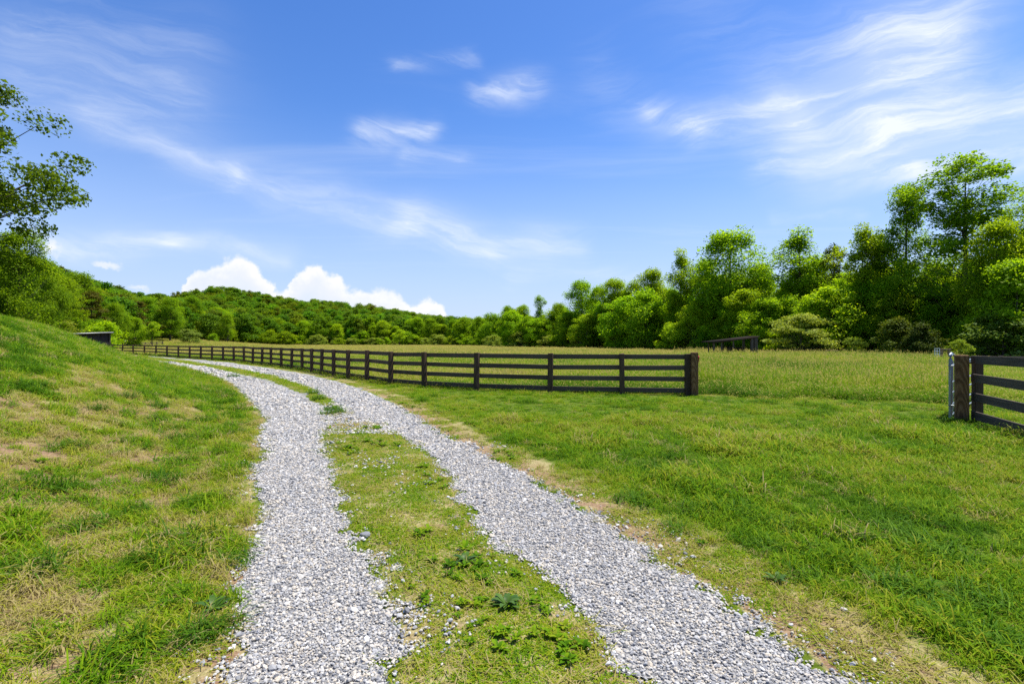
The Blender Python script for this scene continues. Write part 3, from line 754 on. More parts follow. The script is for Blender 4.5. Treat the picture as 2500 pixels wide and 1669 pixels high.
# ------------------------------------------------------------------ gravel stones
def stone_mesh(seed):
    r = random.Random(seed); bm = bmesh.new(); bmesh.ops.create_icosphere(bm, subdivisions=1, radius=.5)
    sx, sy, sz = r.uniform(.85, 1.25), r.uniform(.65, .95), r.uniform(.45, .7)
    for v in bm.verts:
        k = r.uniform(.78, 1.16); v.co = Vector((v.co.x*sx*k, v.co.y*sy*k, v.co.z*sz*k))
    me = bpy.data.meshes.new('stone'); bm.to_mesh(me); bm.free(); return me
st_src = [source(f'stone piece {k}', stone_mesh(k), M['stone']) for k in range(8)]
xs, ys, zs = [], [], []
for y0, y1, d, size in ((1.7, 3.2, 6200, .0150), (3.2, 5, 4600, .0165), (5, 8, 2700, .0205), (8, 13, 1300, .029), (13, 22, 420, .048), (22, 44, 90, .085)):
    for e0, e1 in ((L0, L1), (R0, R1)):
        n = int((y1-y0)*2.2*d); Yv = rng.uniform(y0, y1, n)
        a, b = ev(e0, Yv), ev(e1, Yv); Xv = rng.uniform(-.55, 1.65, n)+a
        dd = gravel_in(Xv, Yv)
        w = np.clip(.5+dd/.16, 0, 1); w = np.maximum(w, .10*sstep(-.45, -.02, dd)*sstep(.45, .7, fbm(Xv, Yv, 9, 2, 53)))
        if y0 >= 13: w = np.clip(.5+dd/.3, 0, 1)
        mid = (ev(L1, Yv)+ev(R0, Yv))/2
        keep = (rng.uniform(0, 1, n) < w) & (Xv < b+.6) & ((Xv < mid) if e0 is L0 else (Xv >= mid))
        xs.append(Xv[keep]); ys.append(Yv[keep]); zs.append(np.full(keep.sum(), size))
for y0, y1, d, size in ((1.8, 5, 420, .020), (5, 9, 160, .026)):           # strays in the grass strip and on the verge
    X, Y = sample(y0, y1, -.7, .75, d); nn = fbm(X, Y, 1.7, 4, 61)
    k = (X > ev(L0, Y)-.3) & (X < ev(R1, Y)+.7) & (rng.uniform(0, 1, len(X)) < 1.5*sstep(.56, .74, nn))
    xs.append(X[k]); ys.append(Y[k]); zs.append(np.full(k.sum(), size))
X, Y = sample(9.4, 14.2, -.5, 0.0, 800); nn = fbm(X, Y, 2.2, 3, 63)             # the strip's bare stretch is mostly stone
k = (X > ev(L1, Y)-.1) & (X < ev(R0, Y)+.1) & (rng.uniform(0, 1, len(X)) < .25+.75*sstep(.4, .6, nn))
xs.append(X[k]); ys.append(Y[k]); zs.append(np.full(k.sum(), .034))
X, Y, S = np.concatenate(xs), np.concatenate(ys), np.concatenate(zs)
S = S*np.exp(rng.normal(-.05, .38, len(X)))
og = scatter('gravel', np.column_stack([X, Y, ground_z(X, Y)+.006+S*.06+rng.uniform(0, .006, len(X))]), rng.uniform(-.5, .5, (len(X), 3))*np.array([1, 1, 12.6]), S, rng.integers(0, 8, len(X)), st_src,
             {'tint': np.clip(rng.beta(1.7, 1.6, len(X)), 0, 1)})
tag(og, 'loose grey and white crushed stone covering the two wheel tracks', 'gravel', kind='stuff')

# single bigger stones one can pick out
rock_spots = [(892, 1310, .10, 'dark grey flat rock lying on the left gravel track'), (1222, 1612, .07, 'pale fist sized stone in the grass strip between the tracks'),
              (2355, 1620, .0, '')]
for px, py, sz, lab in rock_spots[:1]:
    x, y, z = hit(px, py)
    r = random.Random(px); bm = bmesh.new(); bmesh.ops.create_icosphere(bm, subdivisions=2, radius=.5)
    for v in bm.verts:
        k = 1+.28*(math.sin(v.co.x*7+px)+math.cos(v.co.y*6+py)*.7+math.sin(v.co.z*9))*.4*r.uniform(.6, 1.3); v.co = Vector((v.co.x*k*1.2, v.co.y*k*.85, v.co.z*k*.55))
    me = bpy.data.meshes.new('rock'); bm.to_mesh(me); bm.free()
    tag(link('rock', me, M['rock'], loc=(x, y, z+sz*.16), rot=(0, .1, r.uniform(0, 3)), scale=(sz, sz, sz)), lab, 'rock')

# ================================================================== FENCES
post_me = [box_mesh('post', .165, .15, 1.42, .012, wob=.006) for _ in range(3)]
for me in post_me:
    for v in me.vertices: v.co.z -= .08
board_me = [box_mesh('board', 1.0, .030, .155, .004, z0=False, wob=.003) for _ in range(4)]
for me in post_me: me.materials.append(M['post'])
for me in board_me: me.materials.append(M['board'])
BZ = (1.235, .875, .515, .155)
def place_board(parent, a, b, z, off, base):
    """a board from a to b (ground points), shifted sideways by off"""
    a, b = Vector((a[0], a[1], 0)), Vector((b[0], b[1], 0)); d = b-a; L = d.length; n = Vector((-d.y, d.x, 0)).normalized()
    za, zb = gz(a.x, a.y)+z, gz(b.x, b.y)+z
    mid = (a+b)/2+n*off
    pitch = -math.atan2(zb-za+random.uniform(-.022, .022), L)
    return link('board', random.choice(board_me), None, parent, loc=(mid.x-base[0], mid.y-base[1], (za+zb)/2+random.uniform(-.006, .006)-base[2]),
                rot=(random.uniform(-.02, .02), pitch, math.atan2(d.y, d.x)), scale=(L-.002, 1, 1))
base = (FPW[15][0], FPW[15][1], 0)
fence = empty('board_fence', base)
tag(fence, 'long dark four board fence curving along the far side of the drive', 'fence')
for i, p in enumerate(FPW):
    q0, q1 = FPW[max(i-1, 0)], FPW[min(i+1, len(FPW)-1)]
    yaw = math.atan2(q1[1]-q0[1], q1[0]-q0[0])
    if i < len(FPW)-1:
        link('post', random.choice(post_me), None, fence, loc=(p[0]-base[0], p[1]-base[1], gz(*p)), rot=(random.uniform(-.02, .02), random.uniform(-.02, .02), yaw))
        for z in BZ: place_board(fence, p, FPW[i+1], z, .093, base)
p = FPW[-1]
link('post', post_me[0], None, fence, loc=(p[0]-base[0], p[1]-base[1]+.05, 0), rot=(0, 0, 0))
gp_me = box_mesh('gate_post', .21, .20, 1.47, .012); 
for v in gp_me.vertices: v.co.z -= .08
gp = link('gate_post', gp_me, M['gatepost'], fence, loc=(p[0]-base[0]+.17, p[1]-base[1]-.09, 0), rot=(0, 0, R(-9)))
gp['label'] = 'brown sawn gate post at the end of the fence'
bmr = bmesh.new(); bmesh.ops.create_cone(bmr, cap_ends=True, segments=14, radius1=.075, radius2=.06, depth=.03)
bmesh.ops.create_cube(bmr, size=1, matrix=Matrix.Translation((0, -.10, .0)) @ Matrix.Diagonal((.09, .06, .02, 1)))
rt = bpy.data.meshes.new('red_tag'); bmr.to_mesh(rt); bmr.free()
rtag = link('red_tag', rt, M['red'], gp, loc=(.118, -.045, 1.22), rot=(R(90), 0, R(90)))
wm = box_mesh('tag_mark', .03, .012, .012, 0, z0=False)
for k, dz_ in enumerate((.02, -.015)):
    link('tag_mark', wm, M['white'], rtag, loc=(0, dz_, .016))

# fence right of the gateway
A = Vector((9.98, 10.95, 0)); dirf = Vector((-.36, -.933, 0)).normalized()
base2 = (A.x, A.y, 0)
fence2 = empty('board_fence', base2)
tag(fence2, 'dark four board fence with heavy brown end post right of the open gateway', 'fence')
gp2 = box_mesh('gate_post', .23, .21, 1.52, .014)
for v in gp2.vertices: v.co.z -= .08
g2 = link('gate_post', gp2, M['gatepost'], fence2, loc=(9.66-base2[0], 11.0-base2[1], 0), rot=(0, 0, R(-35)))
pp = [A+dirf*k*2.44 for k in range(4)]
big_board = [box_mesh('board', 1.0, .034, .175, .005, z0=False, wob=.003) for _ in range(3)]
for me in big_board: me.materials.append(M['board'])
for k, q_ in enumerate(pp):
    link('post', post_me[k % 3], None, fence2, loc=(q_.x-base2[0]+.03, q_.y-base2[1]+.06, 0), rot=(0, 0, math.atan2(dirf.y, dirf.x)))
    if k < 3:
        for z in (1.345, .945, .545, .155):
            b = place_board(fence2, q_, pp[k+1], z, -.12, base2); b.data = random.choice(big_board)

# tube gate swung back behind its post
G0 = Vector((9.66, 11.28, 0)); G1 = Vector((12.75, 14.1, 0)); gd = (G1-G0).normalized(); GL = (G1-G0).length
gate = empty('tube_gate', G0)
tag(gate, 'galvanised tube gate swung open behind the brown end post', 'gate')
zt = 1.46
stile = tubes_mesh('end_tube', [([(0, 0, .05), (0, 0, .7), (0, 0, zt-.12), tuple(gd*.035+Vector((0, 0, zt-.035))), tuple(gd*.12+Vector((0, 0, zt)))], [.034]*5, 10)])
link('end_tube', stile, M['galv'], gate, rot=(0, 0, 0))
def gpt(s, z): return tuple(gd*s+Vector((0, 0, z)))
link('top_rail', tubes_mesh('top_rail', [([gpt(.10, zt), gpt(.5, zt-.04), gpt(1.2, 1.27), gpt(GL, 1.25)], [.026]*4, 8)]), M['galv'], gate)
for z in (1.21, .83, .60, .34, .11):
    link('rail', tubes_mesh('rail', [([gpt(.0, z), gpt(GL, z)], [.022]*2, 8)]), M['galv'], gate)
for s in (.28, 1.9, GL):
    link('upright', tubes_mesh('upright', [([gpt(s, .09), gpt(s, 1.3)], [.018]*2, 8)]), M['galv'], gate)
for z in (1.2, .33):
    hv = tubes_mesh('hinge_pin', [([(-.07, -.02, z), (.06, -.1, z)], [.012]*2, 6)])
    link('hinge_pin', hv, M['galv'], gate)

# low rail fence beyond the right-hand fence
lf0 = (29.2, 32.4); lf = empty('rail_fence', (lf0[0], lf0[1], gz(*lf0)))
tag(lf, 'low post and rail fence beyond the right hand board fence', 'fence')
lp = box_mesh('post', .16, .16, .95, .01); lr = box_mesh('rail', 2.5, .05, .15, .006, z0=False)
for k in range(5):
    link('post', lp, M['old_timber'], lf, loc=(k*2.05, .35*k, -.1))
    if k < 4:
        for z in (.72, .42): link('rail', lr, M['old_timber'], lf, loc=(k*2.05+1.02, .35*k+.17+.11, z), rot=(0, 0, R(9.7)))

# ================================================================== SHEDS
sh = empty('shed', (-66.6, 80, gz(-66.6, 80)), R(39.5))
tag(sh, 'dark timber shed with pale tin lean to roof below the grassy bank', 'shed')
z0 = 0
W2 = 2.95
def quadbox(name, pts_bottom, pts_top, mt, parent):
    V = list(pts_bottom)+list(pts_top); n = 4
    F = [(3, 2, 1, 0), (4, 5, 6, 7)]+[(i, (i+1) % 4, 4+(i+1) % 4, 4+i) for i in range(4)]
    return link(name, mesh_np(name, V, [np.array(F)]), mt, parent)
zl, zr = 2.95, 3.28
XL_ = -W2-2.2
quadbox('wall', [(XL_, 0, 0), (W2, 0, 0), (W2, 5, 0), (XL_, 5, 0)], [(XL_, 0, zl-.24), (W2, 0, zr-.12), (W2, 5, zr-.12), (XL_, 5, zl-.24)], M['shed_wall'], sh)
quadbox('roof', [(XL_-.5, -.6, zl-.27), (W2+.45, -.6, zr-.095), (W2+.45, 5.4, zr-.095), (XL_-.5, 5.4, zl-.27)], [(XL_-.5, -.6, zl-.11), (W2+.45, -.6, zr+.07), (W2+.45, 5.4, zr+.07), (XL_-.5, 5.4, zl-.11)], M['tin'], sh)
bw = 2*W2/12
for k in range(12):
    bme = box_mesh('board', bw-.03, .05, 1.75+random.uniform(-.04, .04), .01)
    link('board', bme, M['shed_board'], sh, loc=(-W2+bw*(k+.5), -.028, 0))
link('corner_post', box_mesh('corner_post', .2, .2, zr-.15, .01), M['shed_wall'], sh, loc=(W2+.02, -.05, 0))
lamp = link('wall_lamp', box_mesh('wall_lamp', .30, .18, .2, .03), M['white'], sh, loc=(-.75, -.15, 2.15))
link('lamp_bracket', box_mesh('lamp_bracket', .1, .12, .22, .01), M['white'], lamp, loc=(0, .02, -.2))

rs = empty('run_in_shed', (27.0, 63, gz(27, 63)))
tag(rs, 'open run in shed with thin sloping roof standing in the tall meadow', 'shed')
xl, xr, zl2, zr2 = 24.15-27, 29.75-27, 1.72, 2.40
quadbox('roof', [(xl-.05, -1.3, zl2-.05), (xr+.12, -1.3, zr2-.05), (xr+.12, 2.2, zr2-.05), (xl-.05, 2.2, zl2-.05)], [(xl-.05, -1.3, zl2+.02), (xr+.12, -1.3, zr2+.02), (xr+.12, 2.2, zr2+.02), (xl-.05, 2.2, zl2+.02)], M['dark_tin'], rs)
quadbox('fascia', [(xl, -1.34, zl2-.17), (xr, -1.34, zr2-.17), (xr, -1.301, zr2-.17), (xl, -1.301, zl2-.17)], [(xl, -1.34, zl2-.06), (xr, -1.34, zr2-.06), (xr, -1.301, zr2-.06), (xl, -1.301, zl2-.06)], M['brown_wall'], rs)
def rpost(x, y, w, h): link('post', box_mesh('post', w, w, h+.1, .01, wob=.02), M['old_timber'], rs, loc=(x, y, -.1))
def rz(x): return zl2+(zr2-zl2)*(x-xl)/(xr-xl)-.07
for x, y, w in ((xl+.25, -1.1, .16), (xl+.75, 1.9, .14), (xl+1.2, -1.0, .12), (xl+2.6, -1.1, .16), (xl+2.6, 1.9, .16), (xr-.75, -1.1, .28), (xr-.32, -1.12, .36), (xr-.4, 1.9, .22)):
    rpost(x, y, w, rz(x))
for k in range(4):
    link('wall_plank', box_mesh('wall_plank', 2.05, .05, .23, .01, z0=False), M['brown_wall'], rs, loc=(xr-1.75, 1.2, .2+.25*k))
    link('wall_plank', box_mesh('wall_plank', .05, 2.2, .23, .01, z0=False), M['brown_wall'], rs, loc=(xr-2.75, .2, .2+.25*k))

# small things at the edge of the wood
x, y = (2029-CX)/FPX*58, 58.0
jr = empty('timber_jump', (x, y, gz(x, y)))
tag(jr, 'low brown timber rail on two posts at the wood edge', 'jump')
for s in (-.55, .55): link('post', box_mesh('post', .12, .12, .85, .01), M['tan_timber'], jr, loc=(s, 0, -.05))
link('rail', box_mesh('rail', 1.4, .1, .1, .01, z0=False), M['tan_timber'], jr, loc=(0, -.112, .74))
x, y = (2288-CX)/FPX*44, 44.0
lt = empty('lattice_panel', (x, y, gz(x, y)))
tag(lt, 'small white lattice panel standing beside brown timber posts', 'panel')
for s in (-.21, 0, .21): link('upright', box_mesh('upright', .045, .03, 1.15, .004), M['white'], lt, loc=(s, 0, .02))
for k in range(5): link('crossbar', box_mesh('crossbar', .46, .025, .04, .004), M['white'], lt, loc=(0, -.029, .2+.235*k))
tp = empty('timber_rack', (x+.75, y+.1, gz(x+.75, y+.1)))
tag(tp, 'pair of brown timber posts joined by a top rail beside the lattice', 'rack')
for s in (-.28, .35): link('post', box_mesh('post', .15, .15, 1.05, .01), M['tan_timber'], tp, loc=(s, 0, -.05))
link('rail', box_mesh('rail', .95, .14, .12, .01), M['tan_timber'], tp, loc=(.03, 0, 1.002))
# grey rail fence and road far behind the left shed
fr0 = hit(283, 827); fr = empty('rail_fence', (-78, 118, gz(-78, 118)))
tag(fr, 'low grey rail fence far away behind the dark shed', 'fence')
prev = None
for k in range(9):
    yk = 122+4*k*.5; xk = (285+14*k-CX)/FPX*yk; zk = gz(xk, yk)
    link('post', box_mesh('post', .2, .2, 1.0, .01), M['old_timber'], fr, loc=(xk+78, yk-118, zk-gz(-78, 118)-.05))
    if prev:
        dxk, dyk, dzk = xk-prev[0], yk-prev[1], zk-prev[2]; L = math.hypot(dxk, dyk)
        for h in (.8, .45): link('rail', box_mesh('rail', L, .06, .14, .01, z0=False), M['old_timber'], fr, loc=((xk+prev[0])/2+78, (yk+prev[1])/2-118+.13, (zk+prev[2])/2-gz(-78, 118)+h), rot=(0, -math.atan2(dzk, L), math.atan2(dyk, dxk)))
    prev = (xk, yk, zk)
rv = []
for k in range(12):
    yk = 128+5*k; cxk = (272+6*k-CX)/FPX*yk
    for s in (-2.2, 2.2): rv.append((cxk+s*.5, yk+s, gz(cxk+s*.5, yk+s)+.12))
rq = np.array([(2*i, 2*i+1, 2*i+3, 2*i+2) for i in range(11)])
tag(link('far_road', mesh_np('far_road', rv, rq), M['road']), kind='structure')

# ================================================================== TREES
def tree_mesh(seed, Ht, cb, cr, ncl, clr, nleaf, leaf, shape, trunk_r, flatz=.62, droop=0.0, limb=True, gap=.45, bark=None, leafmat=None, along=False):
    r = np.random.default_rng(seed)
    ch = Ht-cb
    # trunk line with a little sway
    sway = r.normal(0, .018*Ht, 2); tp_ = []
    def trunk_at(z):
        k = z/Ht; return np.array([sway[0]*math.sin(k*2.2), sway[1]*math.sin(k*1.7+.4)-sway[1]*math.sin(.4), z])
    cl = []; tiers = np.array([.10, .34, .58, .80, .95])
    ph = r.uniform(0, 6.28, 3)
    i = 0
    while len(cl) < ncl and i < ncl*6:
        i += 1
        tt = r.uniform(0, 1)**(.85)
        if shape == 'layer': tt = float(np.clip(r.choice(tiers)+.09*math.sin(3*i*2.39996+ph[0])+r.normal(0, .045), .02, 1))
        if shape == 'oak': pr = max(0, math.sin(math.pi*(.16+.80*tt)))**.65
        elif shape == 'poplar': pr = max(0, math.sin(math.pi*(.22+.72*tt)))**.8*(.75+.35*math.sin(tt*9+ph[2]))
        elif shape == 'cone': pr = (1.03-tt)**.75*(.9+.2*math.sin(tt*22))
        elif shape == 'pine': pr = (.35+.65*math.sin(math.pi*min(1, .15+.8*tt)))*(.7+.5*abs(math.sin(tt*13)))
        else: pr = math.sqrt(max(0, 1-(tt*.98)**2.2))
        th = i*2.39996+r.normal(0, .5)
        lob = 1+.22*math.sin(2*th+ph[0])+.16*math.sin(3*th+ph[1]+4*tt)
        f = r.uniform(0, 1)**gap
        rad = cr*pr*lob*f
        z = cb+ch*tt*(1-.04*r.uniform())
        c0 = trunk_at(min(z, Ht*.97)); c = np.array([c0[0]+rad*math.cos(th), c0[1]+rad*math.sin(th), z-droop*rad])
        cl.append((c, f, tt))
    if along:
        for c, f, tt in list(cl):
            for q1 in (.72, .46):
                rad = math.hypot(c[0], c[1]); c2 = np.array([c[0]*q1, c[1]*q1, c[2]-rad*(1-q1)*.55])+r.normal(0, .35, 3)
                if c2[2] > cb and rad > 2: cl.append((c2, 0.0, tt))
    V = []; rn = []
    per = max(4, nleaf//len(cl))
    cen = np.array([0, 0, cb+ch*.45])
    for c, f, tt in cl:
        n = int(per*r.uniform(.55, 1.45)); cr_ = clr*r.uniform(.65, 1.3)
        d = r.normal(0, 1, (n, 3)); d /= np.linalg.norm(d, axis=1)[:, None]
        rad = r.uniform(.15, 1, n)**.55
        off = d*rad[:, None]*np.array([cr_, cr_, cr_*flatz])
        # twiggy outline: a few leaves stray outwards
        st = r.uniform(0, 1, n) < .06; off[st] *= r.uniform(1.05, 1.3, (st.sum(), 1))
        p = c+off; p[:, 2] = np.maximum(p[:, 2], .15)
        out = p-cen; out /= np.linalg.norm(out, axis=1)[:, None]+1e-6
        nrm = out*.5+np.array([0, 0, .72])+r.normal(0, .6, (n, 3)); nrm /= np.linalg.norm(nrm, axis=1)[:, None]
        a = np.cross(nrm, r.normal(0, 1, (n, 3))); a /= np.linalg.norm(a, axis=1)[:, None]; b = np.cross(nrm, a)
        s = leaf*np.clip(np.exp(r.normal(-.05, .33, n)), .4, 2.0)[:, None]
        q_ = np.stack([p-a*s*.5, p+b*s*.38+a*s*.05+nrm*s*.10, p+a*s*.55-nrm*s*.08, p-b*s*.38+a*s*.05+nrm*s*.10], 1)
        V.append(q_.reshape(-1, 3))
        base_ = r.normal(0, .10)
        rn.append(np.repeat(np.clip(r.normal(.45+base_, .22, n), 0, 1), 4))
    V = np.concatenate(V); rn = np.concatenate(rn)
    k = np.arange(len(V)//4)*4
    crown = mesh_np('crown', V, np.stack([k, k+1, k+2, k+3], 1), {'rnd': rn})
    crown.materials.append(leafmat or M['leaf'])
    tl = []
    top = Ht*(.93 if shape != 'shrub' else .6)
    zs = np.linspace(-.3, top, 10)
    tl.append(([tuple(trunk_at(z)) for z in zs], [max(.03, trunk_r*(1.25 if z <= 0 else 1)*(1-.9*max(z, 0)/top)) for z in zs], 8))
    if limb:
        order = np.argsort([-c[1] for c in cl])
        for j in order[:int(ncl*(.45 if along else .75))]:
            c, f, tt = cl[j]
            rad = math.hypot(c[0], c[1]); z0_ = max(cb*.55, c[2]-rad*r.uniform(.55, 1.1)); z0_ = min(z0_, top*.95)
            a = trunk_at(z0_); m1 = a*.55+c*.45+np.array([0, 0, -.10*rad]); 
            r0 = max(.025, trunk_r*.36*(1-.75*z0_/top)); m0 = a*.8+c*.2+np.array([0, 0, -.03*rad])
            tl.append(([tuple(a), tuple(m0), tuple(m1), tuple(c*.98+a*.02)], [r0, r0*.8, r0*.5, .012], 5))
    tr = tubes_mesh('trunk', tl); tr.materials.append(bark or M['bark'])
    return tr, crown

KIND = {}
def kind(name, n, Ht, **kw):
    KIND[name] = (Ht, [tree_mesh(hash(name) % 1000 if False else sum(map(ord, name))*7+k, Ht, **kw) for k in range(n)])
kind('oak', 4, 18, cb=2.6, cr=5.2, ncl=120, clr=1.75, nleaf=22000, leaf=.265, shape='oak', trunk_r=.34, flatz=.72)
kind('tall', 4, 20, cb=3.2, cr=4.3, ncl=64, clr=1.4, nleaf=16000, leaf=.25, shape='poplar', trunk_r=.28, flatz=.85, gap=.6)
kind('poplar', 2, 26, cb=7.0, cr=6.8, ncl=90, clr=1.45, nleaf=24000, leaf=.25, shape='poplar', trunk_r=.36, flatz=.75, gap=.5)
kind('under', 4, 8, cb=.5, cr=3.0, ncl=80, clr=1.1, nleaf=15000, leaf=.195, shape='oak', trunk_r=.13, flatz=.65)
kind('shrub', 3, 3.6, cb=.3, cr=2.2, ncl=50, clr=.75, nleaf=5000, leaf=.18, shape='shrub', trunk_r=.07, flatz=.7)
kind('pale', 3, 4.0, cb=.4, cr=2.5, ncl=48, clr=.75, nleaf=5200, leaf=.19, shape='shrub', trunk_r=.08, flatz=.55, leafmat=M['leaf_pale'])
kind('layered', 1, 4.4, cb=.9, cr=4.2, ncl=58, clr=1.0, nleaf=7500, leaf=.19, shape='layer', trunk_r=.12, flatz=.3, leafmat=M['leaf_pale'])
kind('juniper', 2, 4.6, cb=.35, cr=2.4, ncl=80, clr=.75, nleaf=10000, leaf=.15, shape='cone', trunk_r=.12, flatz=.7, leafmat=M['needle'], gap=.5)
kind('pine', 2, 17, cb=4, cr=3.4, ncl=80, clr=1.25, nleaf=9500, leaf=.28, shape='pine', trunk_r=.26, flatz=.4, leafmat=M['needle'])
kind('airy', 1, 7, cb=2.0, cr=2.9, ncl=40, clr=.9, nleaf=3600, leaf=.24, shape='oak', trunk_r=.14, flatz=.55, gap=.6)

def plant(kd, v, x, y, h, label, cat='tree', group=None, tint=(1, 1, 1), wide=1.0, name='tree', rz=None, sink=0.0):
    Ht, ms = KIND[kd]; tr, cr = ms[v % len(ms)]
    k = h/Ht
    o = empty(name, (x, y, gz(x, y)-sink), rng.uniform(0, 6.28) if rz is None else rz, (k*wide, k*wide, k))
    tag(o, label, cat, group)
    link('trunk', tr, None, o); c = link('crown', cr, None, o); c.color = (*tint, 1)
    return o
def at(px, Y): return (px-CX)/FPX*Y
def top_h(py, x, Y): return H+(CY-py)/FPX*Y-gz(x, Y)
def rt_(a=.14):
    b = float(np.clip(rng.normal(1.17, a*.95), .62, 1.5)); return (b*float(np.clip(rng.normal(1.03, a*.55), .9, 1.14)), b, b*.7)

MARKS = [(1232, 'where the wood meets the hillside'), (1340, 'by the far flowering bushes'), (1400, 'near the round light green tree'), (1480, 'beyond the middle of the board fence'), (1570, 'behind the last fence bays'),
         (1640, 'by the sunlit foot of the wood'), (1720, 'left of the run in shed'), (1800, 'behind the run in shed'), (1880, 'between the run in shed and layered shrub'), (1960, 'behind the layered pale shrub'), (2050, 'beside the low timber jump'),
         (2140, 'below the leaning poplar'), (2215, 'behind the juniper pair'), (2300, 'behind the white lattice'), (2380, 'below the tallest tree'), (2440, 'behind the right hand board fence')]
def near(px): return [w for a, w in MARKS if px >= a][-1] if px >= MARKS[0][0] else MARKS[0][1]
def hue(tn):
    if tn[1] < 1.0: return 'dark green'
    if tn[0] > tn[1]*1.05: return 'yellow green'
    if tn[1] > 1.25: return 'bright green'
    return 'mid green'
# -- the wood right of the field: trees picked out of the skyline
GR = 'trees along the right hand wood'
sky_trees = [  # px, top py, extra distance, kind, width factor, label
    (1240, 749, 4, 'oak', .80, 'rounded green tree at the far corner where wood meets hillside'),
    (1275, 746, 8, 'oak', .75, None), (1318, 725, 6, 'tall', 1.0, 'slender open tree standing above the far end of the wood'), (1362, 742, 6, 'oak', .8, None),
    (1424, 688, 6, 'oak', .85, 'dense dome shaped tree rising where the wood steps up'), (1500, 683, 8, 'oak', .9, None), (1465, 700, 10, 'oak', .8, None), (1548, 690, 10, 'tall', 1.0, None), (1592, 660, 10, 'oak', .85, None),
    (1668, 611, 6, 'tall', .95, 'slim two headed tree beside the biggest spreading oak'), (1785, 566, 6, 'oak', 1.0, 'biggest spreading tree behind the run in shed'),
    (1722, 640, 10, 'oak', .8, None), (1850, 650, 12, 'oak', .8, None), (1940, 560, 8, 'tall', 1.25, 'upright tree with ragged forked crown behind the layered pale shrub'), (2037, 600, 8, 'pine', .55, 'thin dark pointed tree between leafy neighbours'),
    (2000, 640, 12, 'oak', .8, None), (2108, 555, 3, 'tall', 1.0, 'yellow green tree with broken top left of the two giants'), (2160, 575, 6, 'tall', 1.0, None),
    (2208, 450, 5, 'poplar', .92, 'tall leaning poplar with bare lower trunk, slimmer of the two giants'), (2362, 384, 3, 'poplar', 1.28, 'tallest tree of the wood with wide open crown'),
    (2432, 545, -2, 'oak', .8, 'bright yellow green tree in front of the tallest tree'), (2520, 470, 2, 'poplar', .9, None), (2290, 640, 8, 'oak', .8, None), (2480, 640, -4, 'under', 1.0, None)]
for i, (px, py, dd, kd, wd, lab) in enumerate(sky_trees):
    u = (px-CX)/FPX; Yt = float(wood_Y(u))+dd; x = u*Yt; h = top_h(py, x, Yt)
    tn = rt_(.10)
    if 2100 < px < 2170 or px == 2432: tn = (1.35, 1.18, .9)
    if px in (2208, 2362): tn = (.95, 1.0, .95)
    plant(kd, i, x, Yt, h, lab or f"{hue(tn)} {'spreading' if kd == 'oak' else 'slender'} skyline tree {near(px)}", group=GR if lab is None else None, tint=tn, wide=wd, name='poplar_tree' if kd == 'poplar' else 'tree')
SX = np.array([1215, 1240, 1300, 1390, 1424, 1500, 1592, 1640, 1700, 1785, 1850, 1890, 1955, 2050, 2105, 2160, 2250, 2350, 2450, 2560]); SY = np.array([790, 770, 765, 725, 715, 712, 700, 690, 670, 640, 660, 690, 640, 660, 640, 645, 670, 640, 600, 560])
n_in = 0
for k in range(100):                                            # trees standing behind the front row
    px = 1232+(k+rng.uniform(0, 1))*1800/100; u = (px-CX)/FPX; Yt = float(wood_Y(u))+rng.uniform(8, 30); x = u*Yt
    h = top_h(np.interp(px, SX, SY)+rng.uniform(5, 45), x, Yt)
    if h < 4: continue
    kd = 'oak' if rng.uniform() < .6 else 'tall'; tn = rt_(.15)
    plant(kd, k, x, Yt, h, f"{hue(tn)} {'broad' if kd == 'oak' else 'slim'} inner wood tree {near(px)}", group='trees inside the right hand wood', tint=tn, wide=rng.uniform(.8, 1.05))
for k in range(96):                                             # understorey along the edge
    px = 1235+(k+rng.uniform(0, 1))*1730/96; u = (px-CX)/FPX; Yt = float(wood_Y(u))+rng.uniform(-1, 7); x = u*Yt
    tn = rt_(.17); hh = rng.uniform(4.5, 11); tn = tuple(1.12*q for q in tn)
    plant('under', k, x, Yt, hh*(1.15 if px < 1600 else 1), f"{hue(tn)} {'low' if hh < 7 else 'taller'} edge tree {near(px)}", group='understorey along the right wood', tint=tn, wide=rng.uniform(.85, 1.15), name='small_tree')
for k in range(60):                                             # brambles and saplings at the foot
    px = 1232+(k+rng.uniform(0, 1))*1300/60; u = (px-CX)/FPX; Yt = float(wood_Y(u))+rng.uniform(-2, 5); x = u*Yt
    tn = rt_(.18); hh = rng.uniform(2.2, 4.2)
    plant('shrub', k, x, Yt, hh, f"{hue(tn)} {'squat' if hh < 3.2 else 'high'} wood foot bush {near(px)}", 'bush', 'bushes at the foot of the right wood', tn, rng.uniform(.9, 1.3), 'bush')
